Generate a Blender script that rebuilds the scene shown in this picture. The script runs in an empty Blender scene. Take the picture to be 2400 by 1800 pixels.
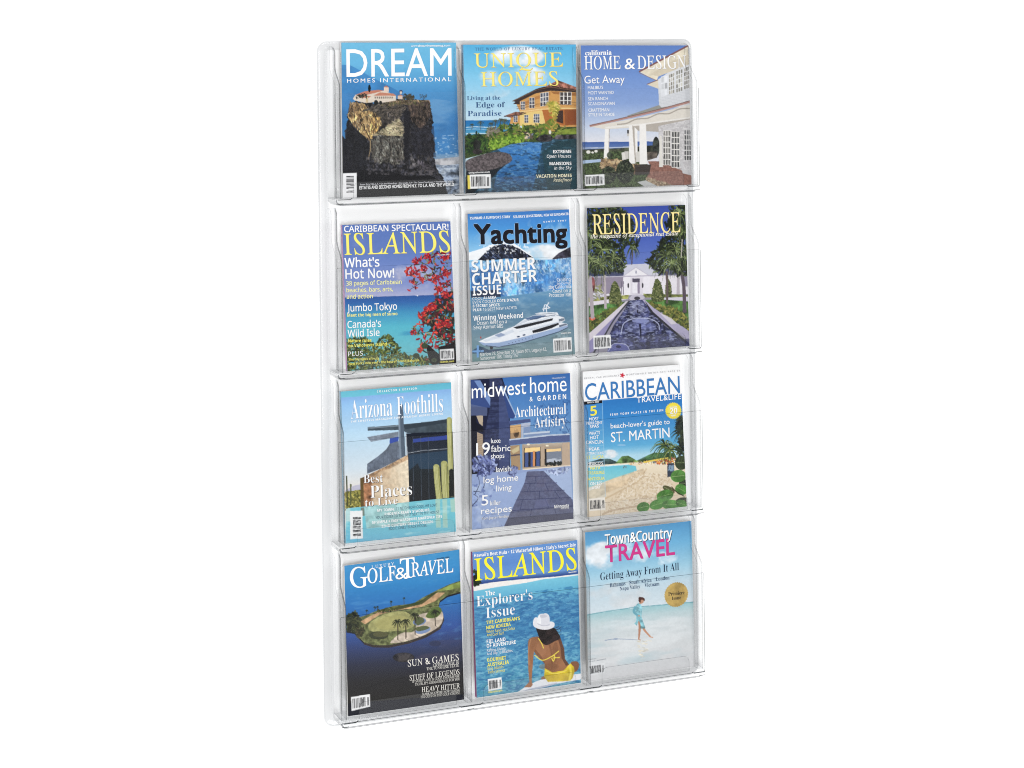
import bpy, math, random
import numpy as np

# ------------------------------------------------------------------ camera, world, lamps, exposure
SC = bpy.context.scene
COL = SC.collection
CAM_LOC = np.array([-1.38122, -3.38043, 1.20783])
CAM_YAW, CAM_ROLL = 0.387058, -0.0109828
CAM_F = 4536.61            # focal length in pixels of a 2400 px wide frame
CAM_SY = -758.9            # vertical shift of the view camera, same pixels
_fw = np.array([math.sin(CAM_YAW), math.cos(CAM_YAW), 0.0])
_r = np.array([math.cos(CAM_YAW), -math.sin(CAM_YAW), 0.0])
_u = np.array([0, 0, 1.0])
_r2 = _r * math.cos(CAM_ROLL) + _u * math.sin(CAM_ROLL)
_u2 = -_r * math.sin(CAM_ROLL) + _u * math.cos(CAM_ROLL)
from mathutils import Matrix, Vector
cam = bpy.data.cameras.new('camera')
cam_ob = bpy.data.objects.new('camera', cam)
COL.objects.link(cam_ob)
cam.sensor_fit = 'HORIZONTAL'
cam.sensor_width = 36.0
cam.lens = CAM_F / 2400 * 36.0
cam.shift_y = CAM_SY / 2400
cam.clip_start, cam.clip_end = 0.05, 100
M = Matrix.Identity(4)
for i in range(3):
    M[i][0], M[i][1], M[i][2], M[i][3] = _r2[i], _u2[i], -_fw[i], CAM_LOC[i]
cam_ob.matrix_world = M
SC.camera = cam_ob

world = bpy.data.worlds.new('World')
SC.world = world
world.use_nodes = True
bg = world.node_tree.nodes['Background']
bg.inputs[0].default_value = (1, 1, 1, 1)
bg.inputs[1].default_value = 0.40

def area_lamp(name, loc, target, size, power):
    l = bpy.data.lights.new(name, 'AREA')
    l.shape = 'RECTANGLE'
    l.size, l.size_y = size
    l.energy = power
    o = bpy.data.objects.new(name, l)
    COL.objects.link(o)
    o.location = loc
    d = Vector(target) - Vector(loc)
    o.rotation_euler = d.to_track_quat('-Z', 'Y').to_euler()
    return o
area_lamp('unseen_softbox', (-4.2, -2.9, .6), (0, 0, .6), (1.6, 3.2), 48)
area_lamp('unseen_softbox', (4.2, -2.9, .6), (0, 0, .6), (1.6, 3.2), 48)
area_lamp('unseen_softbox', (-.15, -3.6, 4.1), (0, 0, .6), (2.6, 1.5), 84)  # unseen, added overhead to brighten the gaps between magazines
area_lamp('unseen_softbox', (-.15, -3.6, -2.9), (0, 0, .6), (2.6, 1.5), 118)  # unseen, added from below to brighten the same gaps
area_lamp('unseen_softbox', (-1.7, -5.2, .6), (0, 0, .6), (1.4, 2.2), 166)  # unseen frontal fill, added to lighten the shaded back panel

SC.view_settings.view_transform = 'Standard'
SC.view_settings.look = 'None'
SC.view_settings.exposure = 0.0
SC.view_settings.gamma = 1.0
SC.view_settings.use_curve_mapping = False
SC.render.engine = 'CYCLES'
SC.cycles.max_bounces = 10
SC.cycles.transparent_max_bounces = 48
SC.cycles.glossy_bounces = 4
SC.cycles.caustics_reflective = False
SC.cycles.filter_width = 1.0
SC.cycles.use_denoising = True
SC.cycles.denoising_input_passes = 'RGB_ALBEDO_NORMAL'
SC.cycles.denoising_prefilter = 'NONE'

INK = 0.66        # paper: how much light the whitest print gives back
W_RACK, H_RACK = 0.381, 1.245

# ------------------------------------------------------------------ helpers
def tag(o, label=None, cat=None, group=None, kind=None):
    if label: o['label'] = label
    if cat: o['category'] = cat
    if group: o['group'] = group
    if kind: o['kind'] = kind
    return o

def link(name, me, parent=None, mats=()):
    o = bpy.data.objects.new(name, me)
    COL.objects.link(o)
    for m in mats: me.materials.append(m)
    if parent: o.parent = parent
    return o

def empty(name, loc):
    o = bpy.data.objects.new(name, None)
    o.empty_display_size = 0.05
    COL.objects.link(o)
    o.location = loc
    return o

def mesh(name, verts, faces, smooth=False):
    me = bpy.data.meshes.new(name)
    me.from_pydata([tuple(v) for v in verts], [], [tuple(f) for f in faces])
    me.update()
    if smooth:
        for p in me.polygons: p.use_smooth = True
    return me

def unproject(px, py, Y):
    a = (px - 1200) / CAM_F
    b = -(py - 900 - CAM_SY) / CAM_F
    d = _fw + a * _r2 + b * _u2
    return CAM_LOC + d * ((Y - CAM_LOC[1]) / d[1])

# ------------------------------------------------------------------ materials
def new_mat(name):
    m = bpy.data.materials.new(name)
    m.use_nodes = True
    nt = m.node_tree
    nt.nodes.clear()
    out = nt.nodes.new('ShaderNodeOutputMaterial')
    return m, nt, out

def plastic(name, clear, graze, rough=0.04, f0=0.014, f90=0.3, bump=0.0, haze=0.0):
    """clear acrylic: lets light straight through, mirrors more and swallows more at grazing angles"""
    m, nt, out = new_mat(name)
    N = nt.nodes.new
    L = nt.links.new
    lw = N('ShaderNodeLayerWeight'); lw.inputs['Blend'].default_value = 0.5
    p5 = N('ShaderNodeMath'); p5.operation = 'POWER'; p5.inputs[1].default_value = 5.0
    L(lw.outputs['Facing'], p5.inputs[0])
    sch = N('ShaderNodeMath'); sch.operation = 'MULTIPLY_ADD'
    sch.inputs[1].default_value = f90; sch.inputs[2].default_value = f0
    L(p5.outputs[0], sch.inputs[0])
    p3 = N('ShaderNodeMath'); p3.operation = 'POWER'; p3.inputs[1].default_value = 4.5
    L(lw.outputs['Facing'], p3.inputs[0])
    mixc = N('ShaderNodeMix'); mixc.data_type = 'RGBA'
    mixc.inputs[6].default_value = (*clear, 1); mixc.inputs[7].default_value = (*graze, 1)
    L(p3.outputs[0], mixc.inputs[0])
    tr = N('ShaderNodeBsdfTransparent'); L(mixc.outputs[2], tr.inputs[0])
    gl = N('ShaderNodeBsdfGlossy'); gl.inputs['Roughness'].default_value = rough
    if bump:
        tc = N('ShaderNodeTexCoord')
        nz = N('ShaderNodeTexNoise'); nz.inputs['Scale'].default_value = 14.0
        L(tc.outputs['Object'], nz.inputs['Vector'])
        bp = N('ShaderNodeBump'); bp.inputs['Strength'].default_value = bump; bp.inputs['Distance'].default_value = 0.004
        L(nz.outputs['Fac'], bp.inputs['Height'])
        L(bp.outputs[0], gl.inputs['Normal'])
    mx = N('ShaderNodeMixShader')
    L(sch.outputs[0], mx.inputs[0]); L(tr.outputs[0], mx.inputs[1]); L(gl.outputs[0], mx.inputs[2])
    last = mx
    if haze:                                   # milky veil over the prints, put in as a white diffuse share
        df = N('ShaderNodeBsdfDiffuse'); df.inputs[0].default_value = (.85, .86, .87, 1)
        m2 = N('ShaderNodeMixShader'); m2.inputs[0].default_value = haze
        L(mx.outputs[0], m2.inputs[1]); L(df.outputs[0], m2.inputs[2]); last = m2
    L(last.outputs[0], out.inputs[0])
    return m

MAT_CLEAR = plastic('clear_plastic', (.989, .990, .991), (.74, .745, .75), rough=.14)
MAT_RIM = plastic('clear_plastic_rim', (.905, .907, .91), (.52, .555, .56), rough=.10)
MAT_SHEET = plastic('clear_sheet', (.99, .991, .992), (.80, .81, .82), rough=.03, bump=.1, haze=.001)
MAT_LIP = plastic('clear_lip', (.985, .986, .987), (.80, .81, .82), rough=.03, haze=.012)
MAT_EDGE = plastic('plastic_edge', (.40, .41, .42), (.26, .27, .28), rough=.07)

def paper_print():
    m, nt, out = new_mat('glossy_print')
    N = nt.nodes.new; L = nt.links.new
    at = N('ShaderNodeAttribute'); at.attribute_name = 'print'
    b = N('ShaderNodeBsdfPrincipled')
    b.inputs['Roughness'].default_value = .32
    b.inputs['Specular IOR Level'].default_value = .14
    L(at.outputs['Color'], b.inputs['Base Color'])
    tc = N('ShaderNodeTexCoord')
    nz = N('ShaderNodeTexNoise'); nz.inputs['Scale'].default_value = 9.0; nz.inputs['Detail'].default_value = 1
    L(tc.outputs['Object'], nz.inputs['Vector'])
    bp = N('ShaderNodeBump'); bp.inputs['Strength'].default_value = .25; bp.inputs['Distance'].default_value = .01
    L(nz.outputs['Fac'], bp.inputs['Height']); L(bp.outputs[0], b.inputs['Normal'])
    L(b.outputs[0], out.inputs[0])
    return m
MAT_PRINT = paper_print()

def paper_mat():
    m, nt, out = new_mat('white_paper_pages')
    N = nt.nodes.new; L = nt.links.new
    tc = N('ShaderNodeTexCoord')
    sep = N('ShaderNodeSeparateXYZ'); L(tc.outputs['Object'], sep.inputs[0])
    nz = N('ShaderNodeTexNoise'); nz.noise_dimensions = '1D'; nz.inputs['Scale'].default_value = 2500
    L(sep.outputs[1], nz.inputs['W'])
    rp = N('ShaderNodeValToRGB')
    rp.color_ramp.elements[0].position = .3; rp.color_ramp.elements[0].color = (.52, .51, .49, 1)
    rp.color_ramp.elements[1].position = .7; rp.color_ramp.elements[1].color = (.7, .69, .67, 1)
    L(nz.outputs['Fac'], rp.inputs[0])
    b = N('ShaderNodeBsdfPrincipled'); b.inputs['Roughness'].default_value = .7
    L(rp.outputs[0], b.inputs['Base Color']); L(b.outputs[0], out.inputs[0])
    return m
MAT_PAGES = paper_mat()

def backdrop_mat():
    m, nt, out = new_mat('white_backdrop')
    N = nt.nodes.new; L = nt.links.new
    tc = N('ShaderNodeTexCoord')
    nz = N('ShaderNodeTexNoise'); nz.inputs['Scale'].default_value = 3.0
    L(tc.outputs['Object'], nz.inputs['Vector'])
    rp = N('ShaderNodeValToRGB')
    rp.color_ramp.elements[0].color = (.87, .87, .87, 1); rp.color_ramp.elements[1].color = (.89, .89, .89, 1)
    L(nz.outputs['Fac'], rp.inputs[0])
    b = N('ShaderNodeBsdfPrincipled'); b.inputs['Roughness'].default_value = .9
    b.inputs['Specular IOR Level'].default_value = 0.1
    L(rp.outputs[0], b.inputs['Base Color']); L(b.outputs[0], out.inputs[0])
    return m

# ------------------------------------------------------------------ backdrop: white studio sheet right behind the rack
bd = mesh('backdrop', [(-6, .0112, -4), (6, .0112, -4), (6, .0112, 5.5), (-6, .0112, 5.5)], [(0, 1, 2, 3)])
tag(link('backdrop', bd, None, [backdrop_mat()]), kind='structure')

# ------------------------------------------------------------------ the rack
rack = empty('magazine_rack', (0, 0, 0))
tag(rack, 'clear plastic wall rack with twelve pockets in four rows of three, holding all the magazines', 'magazine rack')

def round_rect(x0, x1, z0, z1, rads, n=8):
    """corner radii in order: low-left, low-right, top-right, top-left"""
    pts = []
    cs = [(x0, z0, 1, 1, 180), (x1, z0, -1, 1, 270), (x1, z1, -1, -1, 0), (x0, z1, 1, -1, 90)]
    for (cx, cz, sx, sz, a0), r in zip(cs, rads):
        if r <= 0:
            pts.append((cx, cz)); continue
        ox, oz = cx + sx * r, cz + sz * r
        for k in range(n + 1):
            a = math.radians(a0 + 90 * k / n)
            pts.append((ox + r * math.cos(a), oz + r * math.sin(a)))
    return pts

def plate(outline, y0, y1, bevel=0.0):
    """solid plate from outline (x,z); y0 front, y1 back. Faces: front, back, then rim. Returns (verts, faces, n_rim)"""
    n = len(outline)
    v = [(x, y0, z) for x, z in outline] + [(x, y1, z) for x, z in outline]
    f = [tuple(range(n)), tuple(range(2 * n - 1, n - 1, -1))]
    for i in range(n):
        j = (i + 1) % n
        f.append((i, i + n, j + n, j))
    return v, f

def plate_obj(name, outline, y0, y1, mats, parent):
    v, f = plate(outline, y0, y1)
    me = mesh(name, v, f)
    o = link(name, me, parent, mats)
    if len(mats) > 1:
        for p in me.polygons[2:]: p.material_index = 1
    return o

# back panel: shallow tray with a rim that rolls back to the wall
def back_panel():
    rings = []
    prof = [(0.0, .0105), (0.0, .0088), (.0012, .0074), (.0030, .0068), (.0095, .0055), (.0122, .0042), (.0138, .0012), (.0155, 0.0)]     # (inset, y)
    for ins, y in prof:
        rings.append([(x, y, z) for x, z in round_rect(-W_RACK + ins, W_RACK - ins, ins, H_RACK - ins, [max(.002, .018 - ins)] * 4, 10)])
    n = len(rings[0])
    v = [p for r in rings for p in r]
    f = []
    for k in range(len(rings) - 1):
        for i in range(n):
            j = (i + 1) % n
            f.append((k * n + i, k * n + j, (k + 1) * n + j, (k + 1) * n + i))
    k = len(rings) - 1
    f.append(tuple(k * n + i for i in range(n)))
    me = mesh('back_panel', v, f)
    o = link('back_panel', me, rack, [MAT_CLEAR, MAT_RIM])
    for p in me.polygons[:-1]: p.material_index = 1
    s = o.modifiers.new('thickness', 'SOLIDIFY'); s.thickness = .002; s.offset = 0
    return o
back_panel()

ROW_Z = [0.958, 0.645, 0.333, 0.0195]          # front-edge height of each shelf
FLOOR = [0.9615, 0.6485, 0.3375, 0.0255]       # pocket floor
DIV_X = [-.361, -.1205, .120, .359]
X_L, X_R = -.367, .365
Y_F = -.048

def smooth(a, b, t):
    t = min(1, max(0, (t - a) / (b - a)))
    return t * t * (3 - 2 * t)

def divider(cx, z0, ztop, cap):
    """hollow vacuum-formed rib: shallow at the top, flaring forward at a shoulder, deep below"""
    zs = [z0 + .001 + (0.195) * k / 6 for k in range(7)]
    zs += [z0 + .198 + .042 * k / 16 for k in range(17)]
    hi = ztop
    zs += [z0 + .240 + (hi - z0 - .240 - .012) * k / 4 for k in range(1, 5)]
    zs += [hi - .012 + .012 * math.sin(math.pi / 2 * k / 8) for k in range(1, 9)]
    v, f = [], []
    rad = .0042
    for z in zs:
        s = smooth(z0 + .199, z0 + .238, z)
        d = (.0468) * (1 - s) + .0165 * s
        hw = .0060 + .0005 * s
        t = max(0.0, (z - (hi - .012)) / .012)
        if cap:
            hw *= math.sqrt(max(0.0008, 1 - t * t))
        d2 = d * (math.sqrt(max(.0004, 1 - t * t)) if cap else (1 - .75 * t * t))
        rr = min(rad, hw * .9, d2 * .45)
        fl = .004                                   # fillet where the rib leaves the back panel
        sec = []
        for k in range(5):
            a = math.pi / 2 * k / 4
            sec.append((-hw - fl * (1 - math.sin(a)), -min(fl, d2 * .4) * (1 - math.cos(a)) - .0003))
        for k in range(7):
            a = math.pi / 2 * k / 6
            sec.append((-hw + rr * (1 - math.cos(a)), -d2 + rr * (1 - math.sin(a))))
        for (x, y) in sec[::-1]:
            sec.append((-x, y))
        v += [(cx + x, y - .0008, z) for x, y in sec]
    n = len(v) // len(zs)
    for k in range(len(zs) - 1):
        for i in range(n - 1):
            a = k * n + i
            f.append((a, a + 1, a + n + 1, a + n))
    me = mesh('divider', v, f, smooth=True)
    o = link('divider', me, rack, [MAT_CLEAR, MAT_EDGE, MAT_RIM])
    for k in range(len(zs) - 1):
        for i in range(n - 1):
            # refraction lines along the bends are put in as darker plastic: right-hand front bend most, left-hand less
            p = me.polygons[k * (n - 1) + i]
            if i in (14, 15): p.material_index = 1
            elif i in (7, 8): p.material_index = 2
    s = o.modifiers.new('thickness', 'SOLIDIFY'); s.thickness = .0014; s.offset = -1
    return o

for r in range(4):
    z0 = ROW_Z[r]
    for cx in DIV_X:
        divider(cx, FLOOR[r], z0 + (.279 if r == 0 else .298), r == 0)

def shelf(z0, fl):
    """pocket floor with a rounded front edge: a hollow ledge running the width of the rack"""
    zl = z0 - .007
    xs = [(X_L, fl), (X_L, zl + .010)]
    out = round_rect(X_L, X_R, zl, fl, [.0095, .0095, .0015, .0015], 6)
    n = len(out)
    rings = [[(x, -.0008, z) for x, z in out], [(x, Y_F + .003, z) for x, z in out]]
    cxm, czm = 0, (zl + fl) / 2
    def inset(d):
        return round_rect(X_L + d, X_R - d, zl + d, fl - d, [.0095 - d, .0095 - d, .0008, .0008], 6)
    rings.append([(x, Y_F + .0008, z) for x, z in inset(.0006)])
    rings.append([(x, Y_F, z) for x, z in inset(.002)])
    v = [p for r in rings for p in r]
    f = []
    for k in range(3):
        for i in range(n):
            j = (i + 1) % n
            f.append((k * n + i, (k + 1) * n + i, (k + 1) * n + j, k * n + j))
    f.append(tuple(3 * n + i for i in range(n)))
    me = mesh('shelf', v, f)
    o = link('shelf', me, rack, [MAT_CLEAR, MAT_EDGE, MAT_RIM])
    for i in range(n): me.polygons[2 * n + i].material_index = 1 if i < 7 else 2 if i < 15 else 0
    me.polygons[2 * n + 6].material_index = 1
    s = o.modifiers.new('thickness', 'SOLIDIFY'); s.thickness = .0016; s.offset = -1
    return o

for r in range(4):
    z0 = ROW_Z[r]
    sh = shelf(z0, FLOOR[r])
    # front sheet of the row
    fp = plate_obj('front_panel', round_rect(X_L, X_R, z0 + .003, z0 + .1935, [.003, .003, .002, .002], 4),
                   Y_F - .0038, Y_F - .0008, [MAT_SHEET, MAT_EDGE], rack)
    # feet of the sheet: short tongues locked in the shelf below every divider
    for k, cx in enumerate(DIV_X):
        a, b = (cx - .024, cx + .025)
        if k == 0: a = X_L + .003
        if k == 3: b = X_R - .001
        zt = z0 + .0022
        ch = .005
        pts = [(a + (ch if k else 0), zt), (b - (ch if k < 3 else 0), zt), (b, zt + (.0035 if k < 3 else .0012)), (b - ch * .3, zt + (.0035 if k < 3 else .0012)),
               (b - ch * 1.1, zt + .0012), (a + ch * 1.1 if k else a, zt + .0012), (a + ch * .3 if k else a, zt + .0035 if k else zt + .0013), (a, zt + .0036 if k else zt + .0014)]
        if k == 0: pts = [(a, zt), (b - ch, zt), (b, zt + .0035), (b - ch * .3, zt + .0035), (b - ch * 1.1, zt + .0012), (a, zt + .0012)]
        if k == 3: pts = [(a + ch, zt), (b, zt), (b, zt + .0012), (a + ch * 1.1, zt + .0012), (a + ch * .3, zt + .0035), (a, zt + .0035)]
        plate_obj('tab', pts, Y_F - .0052, Y_F - .0040, [MAT_EDGE], fp)
        # the dark little seam under the tab
        plate_obj('slot', [(cx - .005, z0 - .0052), (cx + .008, z0 - .0052), (cx + .008, z0 - .0042), (cx - .005, z0 - .0042)],
                  Y_F - .0010, Y_F - .0002, [MAT_EDGE], sh)
    # inner lips that the sheet is glued to
    for c in range(3):
        a, b = DIV_X[c] + .028, DIV_X[c + 1] - .026
        plate_obj('pocket_lip', round_rect(a, b, FLOOR[r] + .0005, FLOOR[r] + .030, [0, 0, .012, .012], 8),
                  Y_F + .0010, Y_F + .0024, [MAT_LIP, MAT_EDGE], sh)

# ------------------------------------------------------------------ printing: pictures on the covers, drawn in cover space
GW, GH = 220, 290          # colour samples across and down a cover
SS = 2
CW, CH = GW * SS, GH * SS

def homography(src, dst):
    A = []
    for (x, y), (u, v) in zip(src, dst):
        A.append([x, y, 1, 0, 0, 0, -u * x, -u * y]); A.append([0, 0, 0, x, y, 1, -v * x, -v * y])
    b = np.array([c for p in dst for c in p], float)
    h = np.linalg.solve(np.array(A, float), b)
    return np.append(h, 1).reshape(3, 3)

def value_noise(rng, fx, fy):
    g = rng.random((int(fy) + 3, int(fx) + 3))
    ys = np.linspace(0, fy, CH); xs = np.linspace(0, fx, CW)
    yi = ys.astype(int); xi = xs.astype(int)
    ty = ys - yi; tx = xs - xi
    ty = (ty * ty * (3 - 2 * ty))[:, None]; tx = (tx * tx * (3 - 2 * tx))[None, :]
    a = g[np.ix_(yi, xi)]; b = g[np.ix_(yi, xi + 1)]; c = g[np.ix_(yi + 1, xi)]; d = g[np.ix_(yi + 1, xi + 1)]
    return (a * (1 - tx) + b * tx) * (1 - ty) + (c * (1 - tx) + d * tx) * ty

def spline(pts, n=6):
    P = np.array(pts, float); m = len(P); out = []
    for i in range(m):
        p0, p1, p2, p3 = P[i - 1], P[i], P[(i + 1) % m], P[(i + 2) % m]
        for k in range(n):
            t = k / n
            out.append(.5 * (2 * p1 + (p2 - p0) * t + (2 * p0 - 5 * p1 + 4 * p2 - p3) * t * t + (3 * p1 - p0 - 3 * p2 + p3) * t ** 3))
    return np.array(out)

def curve(pts, n=8):
    P = np.array(pts, float)
    P = np.vstack([2 * P[0] - P[1], P, 2 * P[-1] - P[-2]]); out = []
    for i in range(1, len(P) - 2):
        p0, p1, p2, p3 = P[i - 1:i + 3]
        for k in range(n):
            t = k / n
            out.append(.5 * (2 * p1 + (p2 - p0) * t + (2 * p0 - 5 * p1 + 4 * p2 - p3) * t * t + (3 * p1 - p0 - 3 * p2 + p3) * t ** 3))
    out.append(P[-2])
    return np.array(out)

class Print:
    """a cover print. All coordinates are those of a working drawing whose cover corners are `quad`."""
    def __init__(self, quad, seed):
        self.quad = [np.array(q, float) for q in quad]
        self.H = homography(quad, [(0, 0), (1, 0), (1, 1), (0, 1)])
        self.rng = np.random.default_rng(seed)
        self.img = np.zeros((CH, CW, 3))
        self.texts = []
        self.cache = {}
        yy, xx = np.mgrid[0:CH, 0:CW]
        Hi = np.linalg.inv(self.H)
        u = (xx + .5) / CW; v = (yy + .5) / CH
        w = Hi[2, 0] * u + Hi[2, 1] * v + Hi[2, 2]
        self.X = (Hi[0, 0] * u + Hi[0, 1] * v + Hi[0, 2]) / w      # drawing coordinates of every sample
        self.Y = (Hi[1, 0] * u + Hi[1, 1] * v + Hi[1, 2]) / w
        self.U, self.V = u, v
        self.sc = np.hypot(*(self.quad[1] - self.quad[0])) / CW     # drawing units per sample

    def uv(self, pts):
        p = np.atleast_2d(np.array(pts, float))
        q = np.c_[p, np.ones(len(p))] @ self.H.T
        return q[:, :2] / q[:, 2:]

    def px(self, pts):
        return self.uv(pts) * [CW, CH] - .5

    def fbm(self, s, oct=4, ax=1.0, gain=.6):
        key = (s, oct, ax)
        bank = self.cache.setdefault(key, [])
        if len(bank) >= 2:
            n = bank[int(self.rng.integers(2))]
            return np.roll(n, (int(self.rng.integers(CH)), int(self.rng.integers(CW))), (0, 1))
        out = 0; amp = 1; tot = 0; f = s
        for _ in range(oct):
            if f * max(ax, 1) > CW * .8: break
            out = out + amp * value_noise(self.rng, max(1, f * ax), max(1, f * 1.3)); tot += amp; amp *= gain; f *= 2
        n = out / tot
        bank.append(n)
        return n

    def mask(self, pts):
        """(slice, bool mask) of a polygon"""
        p = self.px(pts)
        x0, y0 = np.floor(p.min(0)).astype(int); x1, y1 = np.ceil(p.max(0)).astype(int) + 1
        x0, y0 = max(0, x0), max(0, y0); x1, y1 = min(CW, x1), min(CH, y1)
        if x1 <= x0 or y1 <= y0: return None
        gx, gy = np.meshgrid(np.arange(x0, x1), np.arange(y0, y1))
        m = np.zeros(gx.shape, bool)
        for i in range(len(p)):
            xa, ya = p[i - 1]; xb, yb = p[i]
            if ya == yb: continue
            c = ((ya > gy) != (yb > gy))
            m ^= c & (gx < (xb - xa) * (gy - ya) / (yb - ya) + xa)
        return (slice(y0, y1), slice(x0, x1)), m

    def put(self, sl, m, col, a=1.0):
        t = self.img[sl]
        col = np.asarray(col, float)
        if col.ndim == 3: col = col[sl]
        k = (m * a)[..., None]
        self.img[sl] = t * (1 - k) + col * k

    def grad(self, stops, pts=None, tilt=0.0, a=1.0):
        """colour run down the drawing: stops [(y, colour)]; tilt = dy/dx"""
        y = self.Y - tilt * (self.X - self.quad[0][0])
        ys = [s[0] for s in stops]
        c = np.stack([np.interp(y, ys, [s[1][k] for s in stops]) for k in range(3)], -1)
        if pts is None: self.img = self.img * (1 - a) + c * a
        else: self.poly(pts, c, a)
        return c

    def poly(self, pts, col, a=1.0, sm=False, tex=0.0, ts=20, ax=1.0):
        if sm: pts = spline(pts)
        r = self.mask(pts)
        if r is None: return
        sl, m = r
        col = np.asarray(col, float)
        if tex:
            n = self.fbm(ts, 4, ax); n = np.clip((n - .5) / .13, -1.6, 1.6) * .75
            col = (col if col.ndim == 3 else col[None, None]) * (1 + tex * n[..., None])
        self.put(sl, m, col, a)

    def soft(self, pts, col, a=1.0, fn=None):
        """polygon filled through a noise field"""
        r = self.mask(pts)
        if r is None: return
        sl, m = r
        self.put(sl, m * fn[sl], col, a)

    def ell(self, cx, cy, rx, ry, col, a=1.0, rot=0.0, n=18, tex=0, ts=20):
        t = np.linspace(0, 2 * math.pi, n, endpoint=False)
        c, s = math.cos(rot), math.sin(rot)
        self.poly(np.c_[cx + rx * np.cos(t) * c - ry * np.sin(t) * s, cy + rx * np.cos(t) * s + ry * np.sin(t) * c], col, a, tex=tex, ts=ts)

    def line(self, pts, w, col, a=1.0, sm=False, w2=None):
        P = curve(pts) if sm else np.array(pts, float)
        d = np.gradient(P, axis=0); d /= np.maximum(1e-6, np.hypot(d[:, 0], d[:, 1]))[:, None]
        nrm = np.c_[-d[:, 1], d[:, 0]]
        ww = np.linspace(w, w if w2 is None else w2, len(P))[:, None] / 2
        self.poly(np.vstack([P + nrm * ww, (P - nrm * ww)[::-1]]), col, a)

    def rect(self, x0, y0, x1, y1, col, a=1.0, sl=0.0, **k):
        d = sl * (x1 - x0)
        self.poly([(x0, y0), (x1, y0 + d), (x1, y1 + d), (x0, y1)], col, a, **k)

    def inside(self, pts, n):
        P = np.array(pts, float); lo, hi = P.min(0), P.max(0); out = []
        while len(out) < n:
            q = lo + (hi - lo) * self.rng.random((n * 2, 2))
            m = np.zeros(len(q), bool)
            for i in range(len(P)):
                xa, ya = P[i - 1]; xb, yb = P[i]
                if ya == yb: continue
                m ^= ((ya > q[:, 1]) != (yb > q[:, 1])) & (q[:, 0] < (xb - xa) * (q[:, 1] - ya) / (yb - ya) + xa)
            out += list(q[m])
        return np.array(out[:n])

    def dabs(self, pts, cols, n, size, stretch=1.6, a=.9, sort=False, ang=None):
        """leaves, blooms, stones: many small uneven dabs inside a polygon"""
        Q = self.inside(pts, n)
        if sort: Q = Q[np.argsort(Q[:, 1])]
        for q in Q:
            c = np.array(cols[self.rng.integers(len(cols))], float) * (.82 + .36 * self.rng.random())
            s = size * (.5 + self.rng.random())
            rot = self.rng.random() * math.pi if ang is None else ang + self.rng.normal() * .25
            self.ell(q[0], q[1], s * stretch, s / stretch, c, a, rot, 7)

    def clouds(self, pts, s=4, lo=.45, hi=.62, col=(250, 251, 253), a=1.0, ax=.8):
        n = self.fbm(s, 5, ax)
        P = np.array(pts, float); c = P.mean(0); r = (P.max(0) - P.min(0)) / 2
        fall = np.clip(1.6 - 1.6 * (((self.X - c[0]) / r[0]) ** 2 + ((self.Y - c[1]) / r[1]) ** 2), 0, 1)
        m = np.clip((n + .26 * (np.minimum(fall, 1) - 1) - lo) / (hi - lo), 0, 1)
        tone = np.clip(.93 + .22 * (self.fbm(s * 3, 3, ax) - .4), .86, 1.0)[..., None]      # billows
        self.put((slice(None), slice(None)), m * np.minimum(fall * 2, 1), np.asarray(col, float) * tone, a)

    def ripple(self, pts, col, s=30, lo=.55, hi=.7, a=.5, ax=.35):
        n = self.fbm(s, 3, ax)
        self.soft(pts, col, a, np.clip((n - lo) / (hi - lo), 0, 1))

    def palm(self, x, y, r, cols, n=14, droop=.6, w=None, a=1.0):
        for k in range(n):
            ang = math.pi * 2 * k / n + self.rng.normal() * .15
            dx, dy = math.cos(ang), -math.sin(ang) * .8
            rr = r * (.75 + .4 * self.rng.random())
            c = np.array(cols[self.rng.integers(len(cols))]) * (.85 + .3 * self.rng.random())
            self.line([(x, y), (x + dx * rr * .55, y + dy * rr * .55), (x + dx * rr, y + dy * rr + droop * rr)], w or r * .16, c, a, True, (w or r * .16) * .25)

    def bars(self, q, vert=True, seed=3, top=.15, pad=.07, paper=(246, 246, 246)):
        """bar code: quad q in order TL,TR,BR,BL"""
        q = [np.array(p, float) for p in q]
        self.poly(q, paper)
        rg = np.random.default_rng(seed)
        def at(s, t):
            return (q[0] * (1 - s) + q[1] * s) * (1 - t) + (q[3] * (1 - s) + q[2] * s) * t
        s = pad
        while s < 1 - pad:
            w = rg.choice([.02, .03, .045]); g = rg.choice([.018, .028, .04])
            if not (.72 < s < .79):
                e = min(1 - pad, s + w)
                hi = top + (.06 if s > .78 else 0)
                if vert: self.poly([at(s, hi), at(e, hi), at(e, .86), at(s, .86)], (45, 45, 48))
                else: self.poly([at(.2, s), at(.9, s), at(.9, e), at(.2, e)], (45, 45, 48))
            s += w + g

    def text(self, s, x0, y0, x1, y1, h, font='S', col=(250, 250, 250), w=0.0, sh=None, shd=(2.5, 3), sp=1.0, shc=(30, 35, 50)):
        """lettering: base line from (x0,y0) to (x1,y1), capital height h"""
        self.texts.append(dict(s=s, p0=(x0, y0), p1=(x1, y1), h=h, font=font, col=col, w=w, sh=sh, shd=shd, sp=sp, shc=shc))

    def rough(self, pts, amp, step=14):
        """the same outline with a broken, natural edge"""
        P = np.array(pts, float); out = []
        for i in range(len(P)):
            a, b = P[i], P[(i + 1) % len(P)]
            m = max(1, int(np.hypot(*(b - a)) / step))
            for k in range(m):
                out.append(a + (b - a) * k / m + self.rng.normal(size=2) * amp)
        return np.array(out)

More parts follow.
